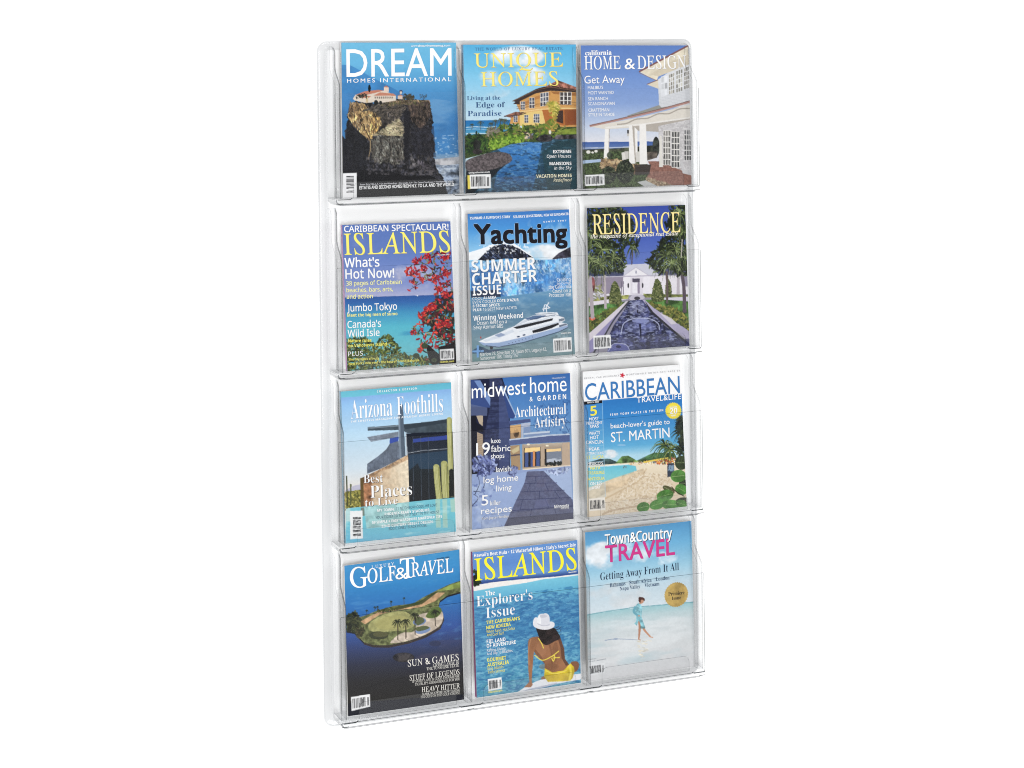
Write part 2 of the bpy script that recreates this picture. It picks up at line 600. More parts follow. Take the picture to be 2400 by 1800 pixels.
    def rock(self, pts, cols, n, size, ang=1.45, cr=.5):
        """weathered stone: layered slivers, then dark cracks"""
        self.dabs(pts, cols, n, size, 1.9, .75, ang=ang)
        dk = [np.array(c) * .45 for c in cols]
        self.dabs(pts, dk, int(n * cr), size * .55, 2.6, .7, ang=ang)

    def colours(self):
        g = (self.fbm(110, 2, .75) - .5) + .6 * (self.fbm(45, 2, .75) - .5)
        self.img = self.img * (1 + .045 * g[..., None])       # grain of the printed photographs
        c = np.clip(self.img / 255, 0, 1)
        self.img = 255 * (c - .2 * c * (1 - c) ** 3)         # the deep end of the printing inks
        self.img = self.img * .93 + self.img.mean(-1, keepdims=True) * .07
        im = self.img.reshape(GH, SS, GW, SS, 3).mean((1, 3))
        return im

def lin(c):
    c = np.clip(np.asarray(c, float) / 255, 0, 1)
    return np.where(c <= .04045, c / 12.92, ((c + .055) / 1.055) ** 2.4) * INK

# ---- lettering
CAPS = {'R': 0x1D434, 'I': 0x1D434, 'SB': 0x1D400, 'L': 0x1D400, 'N': 0x1D5A0, 'B': 0x1D5D4, 'SI': 0x1D608}
LOWS = {'R': 0x1D44E, 'I': 0x1D44E, 'SB': 0x1D41A, 'L': 0x1D41A, 'N': 0x1D5BA, 'B': 0x1D5EE, 'SI': 0x1D622}
DIGS = {'R': 0x1D7CE, 'I': 0x1D7CE, 'SB': 0x1D7CE, 'L': 0x1D7CE, 'N': 0x1D7E2, 'B': 0x1D7EC, 'SI': 0x1D7E2}
def styled(s, f):
    if f == 'S': return s
    o = ''
    for ch in s:
        if 'A' <= ch <= 'Z': o += chr(CAPS[f] + ord(ch) - 65)
        elif ch == 'h' and f in 'RI': o += '\u210e'
        elif 'a' <= ch <= 'z': o += chr(LOWS[f] + ord(ch) - 97)
        elif ch.isdigit(): o += chr(DIGS[f] + ord(ch) - 48)
        else: o += ch
    return o

_text_jobs = []
def queue_text(t):
    c = bpy.data.curves.new('lettering', 'FONT')
    c.body = styled(t['s'], t['font'])
    c.space_character = t['sp']
    c.resolution_u = 3
    c.offset = min(0, t['w']) - ((.0108 if t['h'] > 60 else .006 if t['h'] > 45 else .002) if t['font'] == 'L' else 0)
    o = bpy.data.objects.new('lettering', c)
    COL.objects.link(o)
    _text_jobs.append((t, o))

def collect_text():
    dg = bpy.context.evaluated_depsgraph_get()
    dg.update()
    for t, o in _text_jobs:
        me = bpy.data.meshes.new_from_object(o.evaluated_get(dg))
        n = len(me.vertices)
        co = np.empty(n * 3); me.vertices.foreach_get('co', co); co = co.reshape(-1, 3)[:, :2].copy()
        me.calc_loop_triangles()
        tri = np.empty(len(me.loop_triangles) * 3, int); me.loop_triangles.foreach_get('vertices', tri)
        if t['font'] == 'R': co[:, 0] -= co[:, 1] * math.tan(math.radians(15.5))
        t['co'], t['tri'] = co, tri.reshape(-1, 3)
        bpy.data.meshes.remove(me)
    for t, o in _text_jobs:
        c = o.data
        bpy.data.objects.remove(o); bpy.data.curves.remove(c)
CAPH = {'S': .70, 'R': .66, 'I': .66, 'SB': .67, 'L': .67, 'N': .714, 'B': .714, 'SI': .714}

# ------------------------------------------------------------------ the twelve covers
W_ = (250, 250, 250)
YEL = (247, 238, 110)
COVERS = []
def cover(seed, origin, scale, quad, label, **k):
    p = Print(quad, seed)
    COVERS.append(dict(p=p, o=origin, s=scale, label=label, **k))
    return p

# 1 ---- monastery on a cliff
p = cover(1, (740, 80), 4.047, [(243, 80), (1330, 80), (1364, 1505), (258, 1560)],
          'magazine with a white monastery on top of a dark cliff on its blue cover', spine=(246, 246, 247), spine_text='DREAM HOMES INTERNATIONAL', st=(60, 60, 70))
p.grad([(80, (112, 188, 226)), (300, (104, 180, 224)), (520, (82, 152, 208)), (850, (62, 128, 190)), (1100, (92, 148, 196)), (1200, (140, 158, 178)), (1400, (112, 128, 150)), (1560, (120, 135, 155))])
p.poly([(243, 290), (320, 290), (400, 330), (520, 400), (700, 490), (830, 560), (1000, 690), (1370, 860), (1370, 1130), (243, 1130)], (62, 126, 186), .75, tex=.07, ts=8)
p.ripple([(1080, 600), (1370, 640), (1370, 1000), (1080, 1000)], (130, 175, 215), 14, .5, .8, .5)
p.ripple([(1100, 960), (1370, 940), (1370, 1170), (1100, 1150)], (205, 222, 238), 90, .58, .72, .55, .5)
p.poly([(1110, 1180), (1370, 1150), (1370, 1240), (1120, 1230)], (176, 172, 172), .8, tex=.2)
p.poly([(1140, 1240), (1370, 1220), (1370, 1510), (1225, 1510)], (118, 130, 148), .8, tex=.5, ts=24)
p.ripple([(1140, 1240), (1370, 1220), (1370, 1510), (1225, 1510)], (205, 215, 225), 60, .54, .68, .7)
p.poly([(243, 960), (262, 965), (285, 1000), (300, 830), (350, 860), (350, 1560), (258, 1560)], (24, 28, 36), tex=.3)
cl = [(360, 635), (330, 640), (305, 720), (300, 820), (290, 900), (285, 1000), (300, 1080), (258, 1100), (258, 1560), (1240, 1510), (1225, 1370), (1160, 1300), (1120, 1150), (1128, 1030), (1100, 900), (1110, 790), (1095, 700), (1080, 622), (1000, 615), (900, 618), (850, 612), (760, 625), (640, 645), (450, 640)]
cl = [(352, 640), (325, 668), (310, 720), (302, 820), (290, 900), (285, 1000), (300, 1080), (258, 1100), (258, 1560), (1240, 1510), (1228, 1400), (1190, 1330), (1150, 1270), (1118, 1150), (1130, 1040), (1104, 930), (1112, 800), (1098, 720), (1085, 640), (1062, 618), (1000, 628), (900, 612), (850, 630), (800, 606), (740, 625), (690, 618), (640, 640), (560, 655), (450, 640)]
cl = p.rough(cl, 5)
p.poly(cl, (46, 46, 52), tex=.5, ts=60)
p.poly(p.rough([(330, 650), (450, 645), (520, 700), (620, 780), (630, 860), (560, 940), (520, 1005), (470, 960), (400, 895), (340, 840), (308, 760)], 8, 24), (168, 142, 96), tex=.6, ts=26, ax=1.6)
p.poly([(350, 840), (420, 800), (430, 890), (385, 890)], (196, 180, 150), tex=.3)
p.poly([(530, 790), (610, 780), (600, 900), (520, 990)], (196, 156, 92), tex=.5, ts=30, ax=2)
p.poly(p.rough([(540, 955), (640, 890), (760, 810), (800, 790), (832, 870), (835, 965), (650, 960)], 8, 24), (166, 160, 128), tex=.4, ts=18)
p.poly([(620, 770), (740, 730), (830, 700), (800, 790), (640, 890)], (82, 76, 70), tex=.6)
p.poly(p.rough([(525, 1000), (600, 960), (835, 968), (840, 1180), (780, 1230), (560, 1200), (520, 1150)], 9, 24), (98, 98, 92), tex=.6, ts=34)
p.poly([(450, 720), (640, 645), (760, 640), (870, 690), (700, 740), (620, 780), (520, 720)], (74, 68, 64), tex=.7, ts=30)
p.poly([(870, 650), (1080, 625), (1098, 760), (1000, 900), (900, 800)], (74, 62, 56), tex=.8, ts=34)
p.poly([(330, 650), (400, 640), (440, 700), (360, 740), (310, 740)], (122, 104, 84), tex=.5, ts=60)
p.ell(690, 670, 170, 46, (70, 66, 64), 1, -.12, tex=.5, ts=60); p.line([(530, 700), (640, 650), (760, 632), (860, 660)], 9, (128, 114, 98), .7, True)
p.poly([(640, 640), (880, 615), (1080, 620), (1085, 650), (860, 650), (660, 670)], (116, 96, 74), tex=.6, ts=30)
p.poly([(840, 720), (900, 720), (860, 1180), (840, 1180)], (28, 28, 36), .8, tex=.3)
p.poly([(905, 1130), (965, 1240), (930, 1250), (895, 1180)], (112, 108, 110), tex=.5)
p.poly([(970, 1180), (1100, 1240), (1150, 1300), (980, 1280)], (78, 74, 80), tex=.6)
p.rock(cl, [(58, 56, 60), (84, 78, 74), (40, 40, 46), (66, 62, 64)], 900, 9)
p.rock([(330, 650), (450, 645), (520, 700), (620, 780), (630, 860), (560, 940), (520, 1005), (470, 960), (400, 895), (340, 840), (308, 760)], [(186, 150, 100), (160, 128, 86), (206, 176, 128), (140, 110, 80)], 260, 9, 1.3, .4)
p.rock([(540, 955), (640, 890), (760, 810), (800, 790), (832, 870), (835, 965), (650, 960)], [(182, 166, 134), (160, 146, 116), (200, 186, 156)], 120, 9, .2, .25)
p.rock([(525, 1000), (600, 960), (835, 968), (840, 1180), (780, 1230), (560, 1200), (520, 1150)], [(94, 90, 84), (78, 74, 70), (112, 105, 96)], 300, 8, 1.5, .6)
for q in ([(610, 960), (625, 1060), (600, 1190)], [(700, 965), (712, 1080), (700, 1200)], [(780, 960), (770, 1100), (790, 1220)], [(420, 690), (440, 800), (470, 900)], [(560, 720), (575, 830), (550, 930)], [(960, 640), (980, 760), (960, 880)], [(1040, 640), (1050, 760), (1030, 900)]): p.line(p.rough(q, 5, 30)[:-2], 7, (30, 28, 28), .75, True, 3)
p.rock([(450, 720), (640, 645), (760, 640), (870, 690), (800, 790), (700, 740), (620, 780), (520, 720)], [(96, 88, 80), (78, 74, 70), (120, 110, 98)], 220, 8, -.5, .6)
p.rock([(870, 650), (1080, 625), (1098, 760), (1000, 900), (900, 800)], [(88, 76, 68), (66, 58, 56), (104, 90, 78)], 240, 8, 1.4, .7)
p.dabs([(600, 640), (840, 616), (1085, 625), (1090, 680), (860, 660), (640, 690)], [(128, 112, 86), (104, 96, 70), (88, 92, 60)], 90, 7)
p.poly([(840, 720), (905, 730), (880, 1180), (845, 1180)], (26, 26, 34), .6); p.poly([(900, 900), (1120, 860), (1140, 1160), (920, 1130)], (34, 34, 44), .45)
p.poly([(285, 1000), (300, 830), (350, 870), (480, 980), (520, 1100), (480, 1290), (258, 1300), (258, 1080)], (26, 28, 34), .6)
p.line([(520, 1000), (522, 1080), (500, 1190)], 10, (176, 150, 110), .9, True, 4)
p.line([(640, 645), (740, 700), (860, 670)], 6, (40, 36, 34), .8, True)
p.line([(420, 830), (470, 900), (530, 1010)], 8, (50, 40, 34), .8, True)
p.grad([(1200, (20, 21, 26)), (1560, (14, 14, 18))], [(258, 1300), (420, 1290), (700, 1290), (860, 1340), (1080, 1330), (1230, 1400), (1240, 1510), (258, 1560)], a=.8)
p.ripple([(480, 1160), (1080, 1200), (1140, 1330), (480, 1330)], (120, 115, 118), 36, .55, .7, .6, 1)
# buildings
p.poly([(355, 610), (380, 572), (500, 548), (640, 530), (762, 575), (765, 625), (640, 645), (560, 640), (480, 650), (370, 625)], (226, 212, 196))
p.poly([(385, 572), (470, 538), (600, 525), (650, 532), (560, 556), (440, 582)], (198, 128, 106))
p.poly([(548, 580), (612, 548), (740, 560), (766, 580)], (200, 134, 110)); p.poly([(430, 600), (470, 580), (530, 585), (500, 602)], (196, 126, 100))
for k in range(9): p.rect(562 + k * 20, 588, 572 + k * 20, 607, (116, 104, 98))
p.rect(478, 590, 500, 645, (214, 190, 150)); p.rect(650, 500, 694, 545, (228, 205, 190)); p.poly([(646, 500), (672, 484), (698, 502)], (190, 124, 104))
p.rect(780, 580, 826, 612, (220, 196, 178)); p.poly([(776, 584), (806, 566), (832, 582)], (196, 136, 112)); p.ell(810, 540, 16, 14, (70, 70, 90)); p.rect(800, 540, 820, 562, (214, 200, 188))
p.dabs([(385, 575), (480, 560), (490, 600), (390, 610)], [(50, 52, 48), (70, 70, 58)], 30, 8)
p.dabs([(840, 570), (900, 560), (950, 600), (900, 616), (830, 612)], [(60, 62, 52), (90, 80, 62)], 60, 8)
p.ell(512, 512, 13, 36, (24, 34, 36)); p.ell(575, 645, 20, 24, (30, 34, 34)); p.ell(618, 645, 14, 18, (34, 36, 34))
p.dabs([(985, 570), (1050, 565), (1055, 600), (990, 605)], [(70, 72, 72)], 26, 5, a=.6); p.line([(1020, 620), (1020, 585)], 4, (50, 50, 50))
p.poly([(258, 1318), (392, 1312), (392, 1552), (258, 1560)], (246, 246, 247))
p.bars([(272, 1335), (375, 1330), (378, 1512), (272, 1520)], False, 5, paper=(246, 246, 247))
p.text('DREAM', 293, 402, 1288, 388, 264, 'S', W_, w=.003)
p.text('HOMES INTERNATIONAL', 297, 458, 1284, 440, 38, 'S', W_, sp=1.35, w=.004)
p.text('www.', 905, 120, 972, 118, 20, 'S'); p.text('dreamhomesmag.com', 972, 119, 1275, 115, 20, 'S', w=.01)
p.text('ESTATES AND SECOND HOMES FROM N.Y. TO L.A. AND THE WORLD', 416, 1474, 1310, 1432, 32, 'S', W_, w=.016)
p.text('Sunset Strip Hills, L.A. \u2022 On the Waterfront \u2022 Coronado, CA \u2022 The Desert Southwest \u2022 The Hawaiian Islands', 420, 1434, 1305, 1394, 15, 'S', (220, 220, 225), w=.01)

# 2 ---- villa and pool
p = cover(2, (1060, 80), 4.047, [(104, 100), (1172, 98), (1183, 1463), (126, 1502)],
          'magazine with a yellow villa above a blue infinity pool on its cover', spine=(150, 196, 232), spine_text='UNIQUE HOMES', st=(50, 60, 90))
p.grad([(98, (88, 178, 226)), (300, (112, 192, 232)), (520, (150, 208, 238)), (800, (196, 226, 242)), (830, (200, 228, 240))])
p.clouds([(330, 100), (900, 100), (900, 330), (330, 330)], 3, .22, .5, a=.95)
p.clouds([(240, 280), (960, 280), (960, 520), (240, 520)], 3, .22, .5, a=.95)
p.clouds([(120, 430), (640, 430), (640, 640), (120, 640)], 4, .45, .75, a=.7)
p.grad([(815, (30, 116, 184)), (880, (42, 130, 188)), (960, (100, 172, 206))], [(120, 820), (560, 812), (560, 990), (120, 1000)])
for y, a in ((885, .8), (905, .5), (945, .8)): p.line([(130, y), (220, y - 6), (340, y - 2), (420, y - 12)], 8, (225, 238, 245), a, True)
p.poly([(120, 960), (400, 940), (700, 880), (1180, 860), (1180, 1010), (700, 1030), (430, 1100), (120, 1180)], (66, 84, 44))
# house
p.poly([(596, 640), (700, 590), (930, 525), (1175, 535), (1178, 880), (870, 880), (545, 850), (560, 770), (640, 735)], (216, 160, 92))
p.poly([(640, 740), (760, 720), (1010, 690), (1000, 720), (960, 860), (640, 870)], (238, 206, 128))
p.poly([(640, 705), (800, 690), (1000, 690), (1175, 700), (1175, 720), (1000, 715), (820, 728), (650, 752)], (228, 176, 110))
p.poly([(850, 720), (1175, 712), (1178, 860), (1060, 870), (880, 840)], (186, 112, 58))
p.poly([(975, 730), (1050, 725), (1050, 850), (985, 830)], (70, 52, 46)); p.rect(1090, 730, 1175, 850, (176, 96, 44))
p.poly([(568, 636), (800, 520), (950, 480), (1178, 530), (1178, 555), (930, 540), (790, 565), (640, 640), (640, 668), (575, 665), (600, 645)], (66, 52, 50))
p.poly([(870, 505), (1000, 440), (1178, 508), (1178, 530), (950, 495)], (150, 102, 88), tex=.35, ts=30)
p.poly([(490, 778), (600, 738), (690, 742), (640, 765), (560, 795)], (140, 96, 80), tex=.3)
p.line([(490, 782), (640, 768), (700, 750)], 7, (62, 46, 44))
for k in range(9): p.line([(890 + k * 34, 500 - k * 7 if k < 4 else 474 + (k - 4) * 8), (920 + k * 34, 508 + k * 3)], 4, (186, 136, 116) if k % 2 else (116, 74, 64), .7)
p.line([(568, 640), (800, 530), (930, 505), (1178, 540)], 5, (150, 110, 84), .8); p.poly([(930, 545), (1178, 560), (1178, 590), (960, 570)], (150, 96, 54), .7); p.poly([(640, 668), (800, 590), (930, 550), (930, 580), (800, 620), (640, 700)], (166, 108, 62), .55)
p.line([(640, 740), (820, 716), (1000, 705), (1175, 708)], 8, (244, 214, 150)); p.poly([(1060, 720), (1175, 716), (1178, 860), (1070, 866)], (120, 66, 40), .55)
def window(p, x0, y0, x1, y1, fr=(236, 232, 226), gl=(84, 90, 104), nx=3, ny=3, sl=0.0, g=.14):
    p.rect(x0, y0, x1, y1, fr, sl=sl)
    w, h = (x1 - x0) / nx, (y1 - y0) / ny
    for i in range(nx):
        for j in range(ny):
            xx = x0 + w * i
            yy = y0 + h * j + sl * w * i
            p.rect(xx + w * g, yy + h * g * .6, xx + w * (1 - g), yy + h * (1 - g * .6), np.array(gl) * (.8 + .5 * p.rng.random()), sl=sl)
window(p, 648, 640, 690, 720, nx=2); window(p, 728, 604, 780, 704, nx=2); window(p, 832, 562, 912, 690, nx=3, sl=-.15); window(p, 1018, 552, 1128, 672, nx=3, gl=(70, 66, 66))
window(p, 580, 776, 620, 836, nx=2); window(p, 682, 768, 722, 842, nx=2); window(p, 770, 758, 826, 842, nx=3)
p.line([(610, 710), (780, 680), (800, 665), (1000, 668), (1175, 676)], 4, (120, 86, 66)); p.line([(610, 690), (790, 655)], 3, (110, 90, 80)); p.line([(1000, 640), (1175, 650)], 3, (120, 100, 90))
# planting
G = [(64, 98, 38), (104, 134, 48), (148, 162, 66), (42, 62, 32), (124, 120, 70)]
p.dabs([(330, 900), (500, 860), (740, 870), (880, 840), (1080, 880), (1080, 960), (700, 1000), (430, 1070), (340, 1060)], G, 420, 14)
p.dabs([(140, 960), (250, 940), (340, 980), (340, 1120), (200, 1140), (130, 1120)], [(40, 70, 34), (70, 100, 44), (28, 46, 28)], 200, 13)
p.dabs([(350, 1020), (560, 960), (690, 960), (660, 1020), (500, 1060), (370, 1090)], [(120, 156, 52), (150, 180, 70), (84, 120, 40)], 180, 13)
p.dabs([(320, 900), (420, 880), (460, 930), (330, 960)], [(140, 130, 116), (110, 110, 90)], 60, 10)
p.dabs([(900, 660), (960, 640), (1020, 700), (980, 760), (985, 860), (930, 860), (940, 760)], [(196, 176, 78), (150, 150, 60), (220, 200, 110)], 120, 13)
p.dabs([(870, 830), (950, 820), (1000, 900), (930, 930), (870, 900)], [(110, 130, 50), (170, 140, 70)], 70, 12)
p.poly([(960, 935), (1060, 905), (1178, 890), (1180, 945), (1000, 950)], (132, 150, 60), tex=.15)
for x, y, r in ((270, 838, 36), (190, 858, 26), (370, 850, 34), (410, 826, 36), (500, 820, 44), (460, 815, 34)):
    p.palm(x, y, r, [(58, 66, 60), (84, 92, 74)], 12); p.line([(x, y), (x - 4, y + r * 2)], 4, (80, 76, 70))
# pool
pool = [(300, 1140), (430, 1090), (560, 1042), (700, 1022), (830, 1018), (960, 985), (1180, 985), (1184, 1465), (126, 1502), (140, 1290)]
p.grad([(980, (40, 70, 84)), (1150, (44, 84, 110)), (1470, (30, 62, 78))], pool)
p.grad([(1020, (76, 132, 196)), (1150, (54, 122, 190)), (1350, (46, 100, 156)), (1480, (38, 74, 100))], [(430, 1090), (560, 1042), (700, 1022), (850, 1030), (830, 1150), (800, 1300), (760, 1475), (380, 1490), (440, 1260), (560, 1180)])
p.ripple(pool, (126, 178, 216), 80, .52, .68, .5, .4); p.ripple(pool, (22, 44, 60), 70, .53, .7, .55, .4)
p.poly([(1000, 1010), (1180, 1000), (1183, 1465), (900, 1470), (850, 1120)], (34, 66, 70), .62)
p.poly([(550, 1200), (440, 1290), (390, 1345), (280, 1430), (200, 1500), (126, 1500), (135, 1270)], (30, 36, 42), .92)
p.poly([(130, 1210), (200, 1165), (380, 1118), (510, 1122), (565, 1165), (550, 1210), (440, 1262), (300, 1292), (150, 1292)], (98, 90, 92), sm=True, tex=.2, ts=80)
p.poly([(790, 1000), (840, 962), (900, 950), (950, 975), (940, 1010), (860, 1020)], (78, 74, 78), sm=True, tex=.5); p.poly([(950, 995), (990, 955), (1180, 955), (1180, 990), (1040, 998)], (72, 68, 72), tex=.5)
p.dabs([(670, 910), (760, 950), (770, 985), (690, 990)], [(210, 190, 160), (120, 130, 150), (90, 80, 70)], 26, 11)
p.ell(925, 930, 12, 20, (236, 232, 224)); p.ell(235, 1050, 36, 50, (34, 36, 34), tex=.4); p.ell(240, 1110, 46, 26, (52, 48, 48), tex=.4)
p.poly([(146, 1330), (176, 1329), (180, 1458), (150, 1460)], (242, 220, 92))
p.bars([(168, 1325), (366, 1320), (368, 1450), (172, 1457)], True, 7)
p.text('THE WORLD OF LUXURY REAL ESTATE', 216, 156, 1046, 150, 26, 'R', (70, 104, 150), sp=1.25, w=.002)
for (s, x0, y0, x1, y1, h) in (('UNIQUE', 205, 318, 1048, 308, 128), ('HOMES', 270, 496, 1005, 488, 128)):
    p.text(s, x0, y0, x1, y1, h, 'R', (248, 234, 130), w=-.002, sh=1, shc=(196, 166, 80), shd=(3, 3))
p.text('Living at the', 140, 628, 455, 622, 38, 'L', (60, 96, 140)); p.text('Edge of', 222, 698, 500, 694, 50, 'L', (48, 84, 130)); p.text('Paradise', 146, 780, 466, 774, 50, 'L', (50, 90, 140))
p.text('EXTREME', 955, 1128, 1128, 1126, 30, 'B'); p.text('Open Houses', 896, 1172, 1128, 1168, 30, 'SI'); p.text('MANSIONS', 922, 1240, 1130, 1238, 30, 'B'); p.text('in the Sky', 966, 1282, 1132, 1278, 30, 'SI')
p.text('VACATION HOMES', 796, 1358, 1132, 1350, 30, 'B', (250, 244, 210)); p.text('Redefined', 960, 1394, 1132, 1390, 28, 'SI', (250, 244, 210)); p.text('uniquehomes.com', 156, 1318, 356, 1310, 16, 'B')

# 3 ---- white beach house
p = cover(3, (1330, 80), 4.047, [(126, 107), (1148, 107), (1177, 1420), (148, 1452)],
          'magazine with a white porch house and clipped round bushes on its cover', spine=(240, 240, 244), spine_text='HOME & DESIGN', st=(90, 90, 100))
p.grad([(107, (98, 132, 198)), (350, (112, 146, 208)), (650, (140, 168, 220)), (900, (206, 216, 234)), (1010, (226, 226, 232))])
p.grad([(1012, (66, 98, 166)), (1070, (104, 130, 182))], [(126, 1012), (880, 1008), (880, 1075), (126, 1080)])
p.line([(130, 1068), (400, 1066), (860, 1050)], 8, (226, 230, 238), .8)
p.poly([(126, 1082), (500, 1070), (860, 1040), (860, 1130), (126, 1120)], (66, 70, 56), tex=.4)
p.poly([(126, 1100), (700, 1100), (860, 1440), (148, 1452)], (74, 88, 58), tex=.25, ts=100)
p.poly([(128, 1184), (320, 1172), (320, 1198), (128, 1216)], (172, 194, 222))
for x, y, r in ((200, 1105, 20), (272, 1098, 16), (240, 1110, 12)): p.ell(x, y, r, r * .8, (232, 230, 222))
# upper house
p.poly([(855, 430), (1000, 330), (1155, 260), (1170, 690), (868, 690)], (220, 222, 226))
for k in range(12): p.line([(868, 560 + k * 14), (1165, 530 + k * 14)], 3, (194, 196, 204), .8)
p.poly([(680, 356), (1146, 112), (1152, 285), (1000, 345), (860, 400), (842, 440)], (226, 216, 194), tex=.05)
p.poly([(780, 380), (960, 270), (1150, 190), (1152, 285), (1000, 345), (860, 400)], (206, 194, 172), .7)
p.line([(676, 356), (1148, 108)], 15, (134, 92, 92)); p.line([(680, 366), (850, 440)], 5, (150, 120, 112))
p.poly([(752, 476), (856, 436), (862, 516)], (222, 212, 190)); p.line([(750, 474), (856, 432)], 7, (134, 92, 92))
window(p, 884, 402, 948, 590, (228, 230, 234), (206, 208, 212), 2, 3, -.2); window(p, 958, 380, 1012, 572, (236, 238, 240), (160, 156, 146), 3, 5, -.35)
window(p, 1026, 348, 1090, 556, (236, 238, 240), (166, 164, 156), 3, 5, -.35); window(p, 1102, 318, 1160, 526, (236, 238, 240), (150, 146, 138), 3, 5, -.35)
# porch
p.poly([(560, 768), (865, 668), (890, 690), (1000, 676), (600, 790)], (152, 152, 146))
p.poly([(215, 868), (700, 780), (1168, 662), (1170, 800), (740, 862), (600, 880), (360, 892)], (228, 221, 210))
p.poly([(610, 870), (740, 850), (1170, 790), (1173, 860), (870, 920), (620, 905)], (184, 176, 166)); p.line([(360, 878), (720, 846), (1170, 786)], 14, (238, 234, 228))
p.line([(470, 848), (560, 838), (650, 800), (760, 790), (860, 750), (960, 748), (1060, 706), (1168, 700)], 12, (160, 152, 142), .8, True)
p.line([(212, 862), (500, 800), (860, 718), (1166, 636)], 20, (184, 142, 132), 1, True); p.line([(212, 856), (500, 792), (860, 708), (1166, 626)], 6, (120, 90, 86), 1, True)
p.poly([(860, 865), (1172, 800), (1180, 1330), (1060, 1280), (880, 1260), (866, 1200)], (206, 203, 204), tex=.06, ts=90)
for k in range(16): p.line([(862, 890 + k * 24), (1176, 850 + k * 25)], 2.5, (182, 178, 178), .7)
p.poly([(760, 1195), (870, 1195), (1000, 1250), (1180, 1325), (1180, 1422), (1000, 1428), (750, 1355), (786, 1240)], (150, 108, 96), tex=.08, ts=90)
for k in range(5): p.line([(800 + k * 60, 1350 - k * 6), (1100 + k * 20, 1260 + k * 20)], 4, (128, 88, 78), .7)
p.ell(838, 1060, 34, 96, (52, 56, 50), tex=.4); p.poly([(750, 1110), (850, 1100), (850, 1160), (750, 1190)], (96, 88, 80), tex=.3)
window(p, 905, 905, 975, 1232, (236, 232, 226), (116, 114, 110), 3, 6, .02); window(p, 984, 915, 1062, 1255, (238, 234, 228), (96, 96, 96), 3, 6, .03); window(p, 1104, 900, 1174, 1190, (230, 228, 226), (104, 104, 106), 3, 6, .02)
p.poly([(870, 955), (892, 955), (905, 1250), (868, 1250)], (228, 224, 216))
for q in ([(358, 888), (394, 888), (388, 1165), (344, 1165)], [(582, 858), (612, 856), (640, 1215), (584, 1215)], [(634, 872), (662, 900), (664, 1160), (640, 1160)], [(682, 848), (742, 846), (756, 1222), (680, 1224)]):
    p.poly(q, (244, 241, 237))
p.poly([(612, 856), (632, 870), (650, 1210), (640, 1215)], (182, 174, 164)); p.poly([(394, 888), (400, 890), (394, 1160), (388, 1165)], (176, 166, 156))
p.rect(566, 900, 582, 934, (60, 58, 60)); p.ell(572, 946, 10, 14, (200, 196, 190))
p.poly([(512, 1112), (540, 1106), (556, 1182), (520, 1188)], (224, 220, 214)); p.poly([(540, 1100), (580, 1098), (580, 1170), (552, 1176)], (206, 202, 196)); p.poly([(650, 1110), (684, 1100), (684, 1200), (650, 1200)], (214, 210, 204))
p.poly([(1066, 1200), (1090, 1204), (1100, 1270), (1177, 1300), (1177, 1332), (1090, 1310)], (206, 204, 206))
st = [(320, 1170), (500, 1178), (600, 1215), (690, 1230), (790, 1225), (770, 1310), (640, 1320), (470, 1295), (308, 1262)]
p.poly(st, (120, 98, 78)); p.dabs(st[:4] + st[-2:], [(176, 150, 112), (150, 124, 94), (196, 174, 138), (110, 92, 76)], 150, 11, 1.3)
p.poly([(640, 1225), (792, 1225), (775, 1320), (640, 1325)], (60, 56, 56), .8)
for cx, cy, rx, ry in ((545, 1292, 84, 108), (390, 1322, 72, 82)):
    p.ell(cx, cy, rx, ry, (40, 46, 38)); t = np.linspace(0, 6.28, 16)
    p.dabs(np.c_[cx + rx * np.cos(t), cy + ry * np.sin(t)], [(46, 54, 42), (70, 80, 60), (32, 36, 32), (92, 98, 78)], 260, 7, 1.3)
p.ell(400, 1135, 26, 30, (56, 62, 50), tex=.5)
p.poly([(750, 1345), (860, 1380), (1000, 1420), (990, 1432), (840, 1425), (740, 1370)], (150, 130, 108)); p.dabs([(750, 1345), (860, 1380), (1000, 1420), (990, 1432), (840, 1425), (740, 1370)], [(190, 170, 140), (140, 118, 96)], 60, 9, 1.3)
p.poly([(660, 1390), (740, 1374), (860, 1432), (740, 1440)], (196, 198, 196)); p.bars([(165, 1320), (350, 1314), (354, 1416), (168, 1424)], True, 8)
p.text('california', 168, 200, 416, 194, 44, 'L', W_, w=.008); 
p.text('HOME', 160, 332, 500, 328, 118, 'R', W_, w=.002, sh=1, shc=(80, 90, 130)); p.text('&', 540, 330, 640, 328, 104, 'S', W_, w=.004, sh=1, shc=(80, 90, 130)); p.text('DESIGN', 660, 328, 1124, 324, 118, 'R', W_, w=.002, sh=1, shc=(110, 110, 130))
p.text('Get Away', 160, 464, 540, 458, 74, 'S', W_, sh=1, shc=(70, 90, 150))
for s, x, y, x1 in (("MALIBU'S", 192, 518, 336), ('MOST WANTED', 194, 566, 436), ('SEA RANCH', 196, 622, 382), ('SCANDINAVIAN', 196, 668, 446), ('CRAFTSMAN', 198, 728, 394), ('STYLE IN TAHOE', 198, 772, 444)):
    p.text(s, x, y, x1, y - 4, 30, 'S', W_, w=.003)

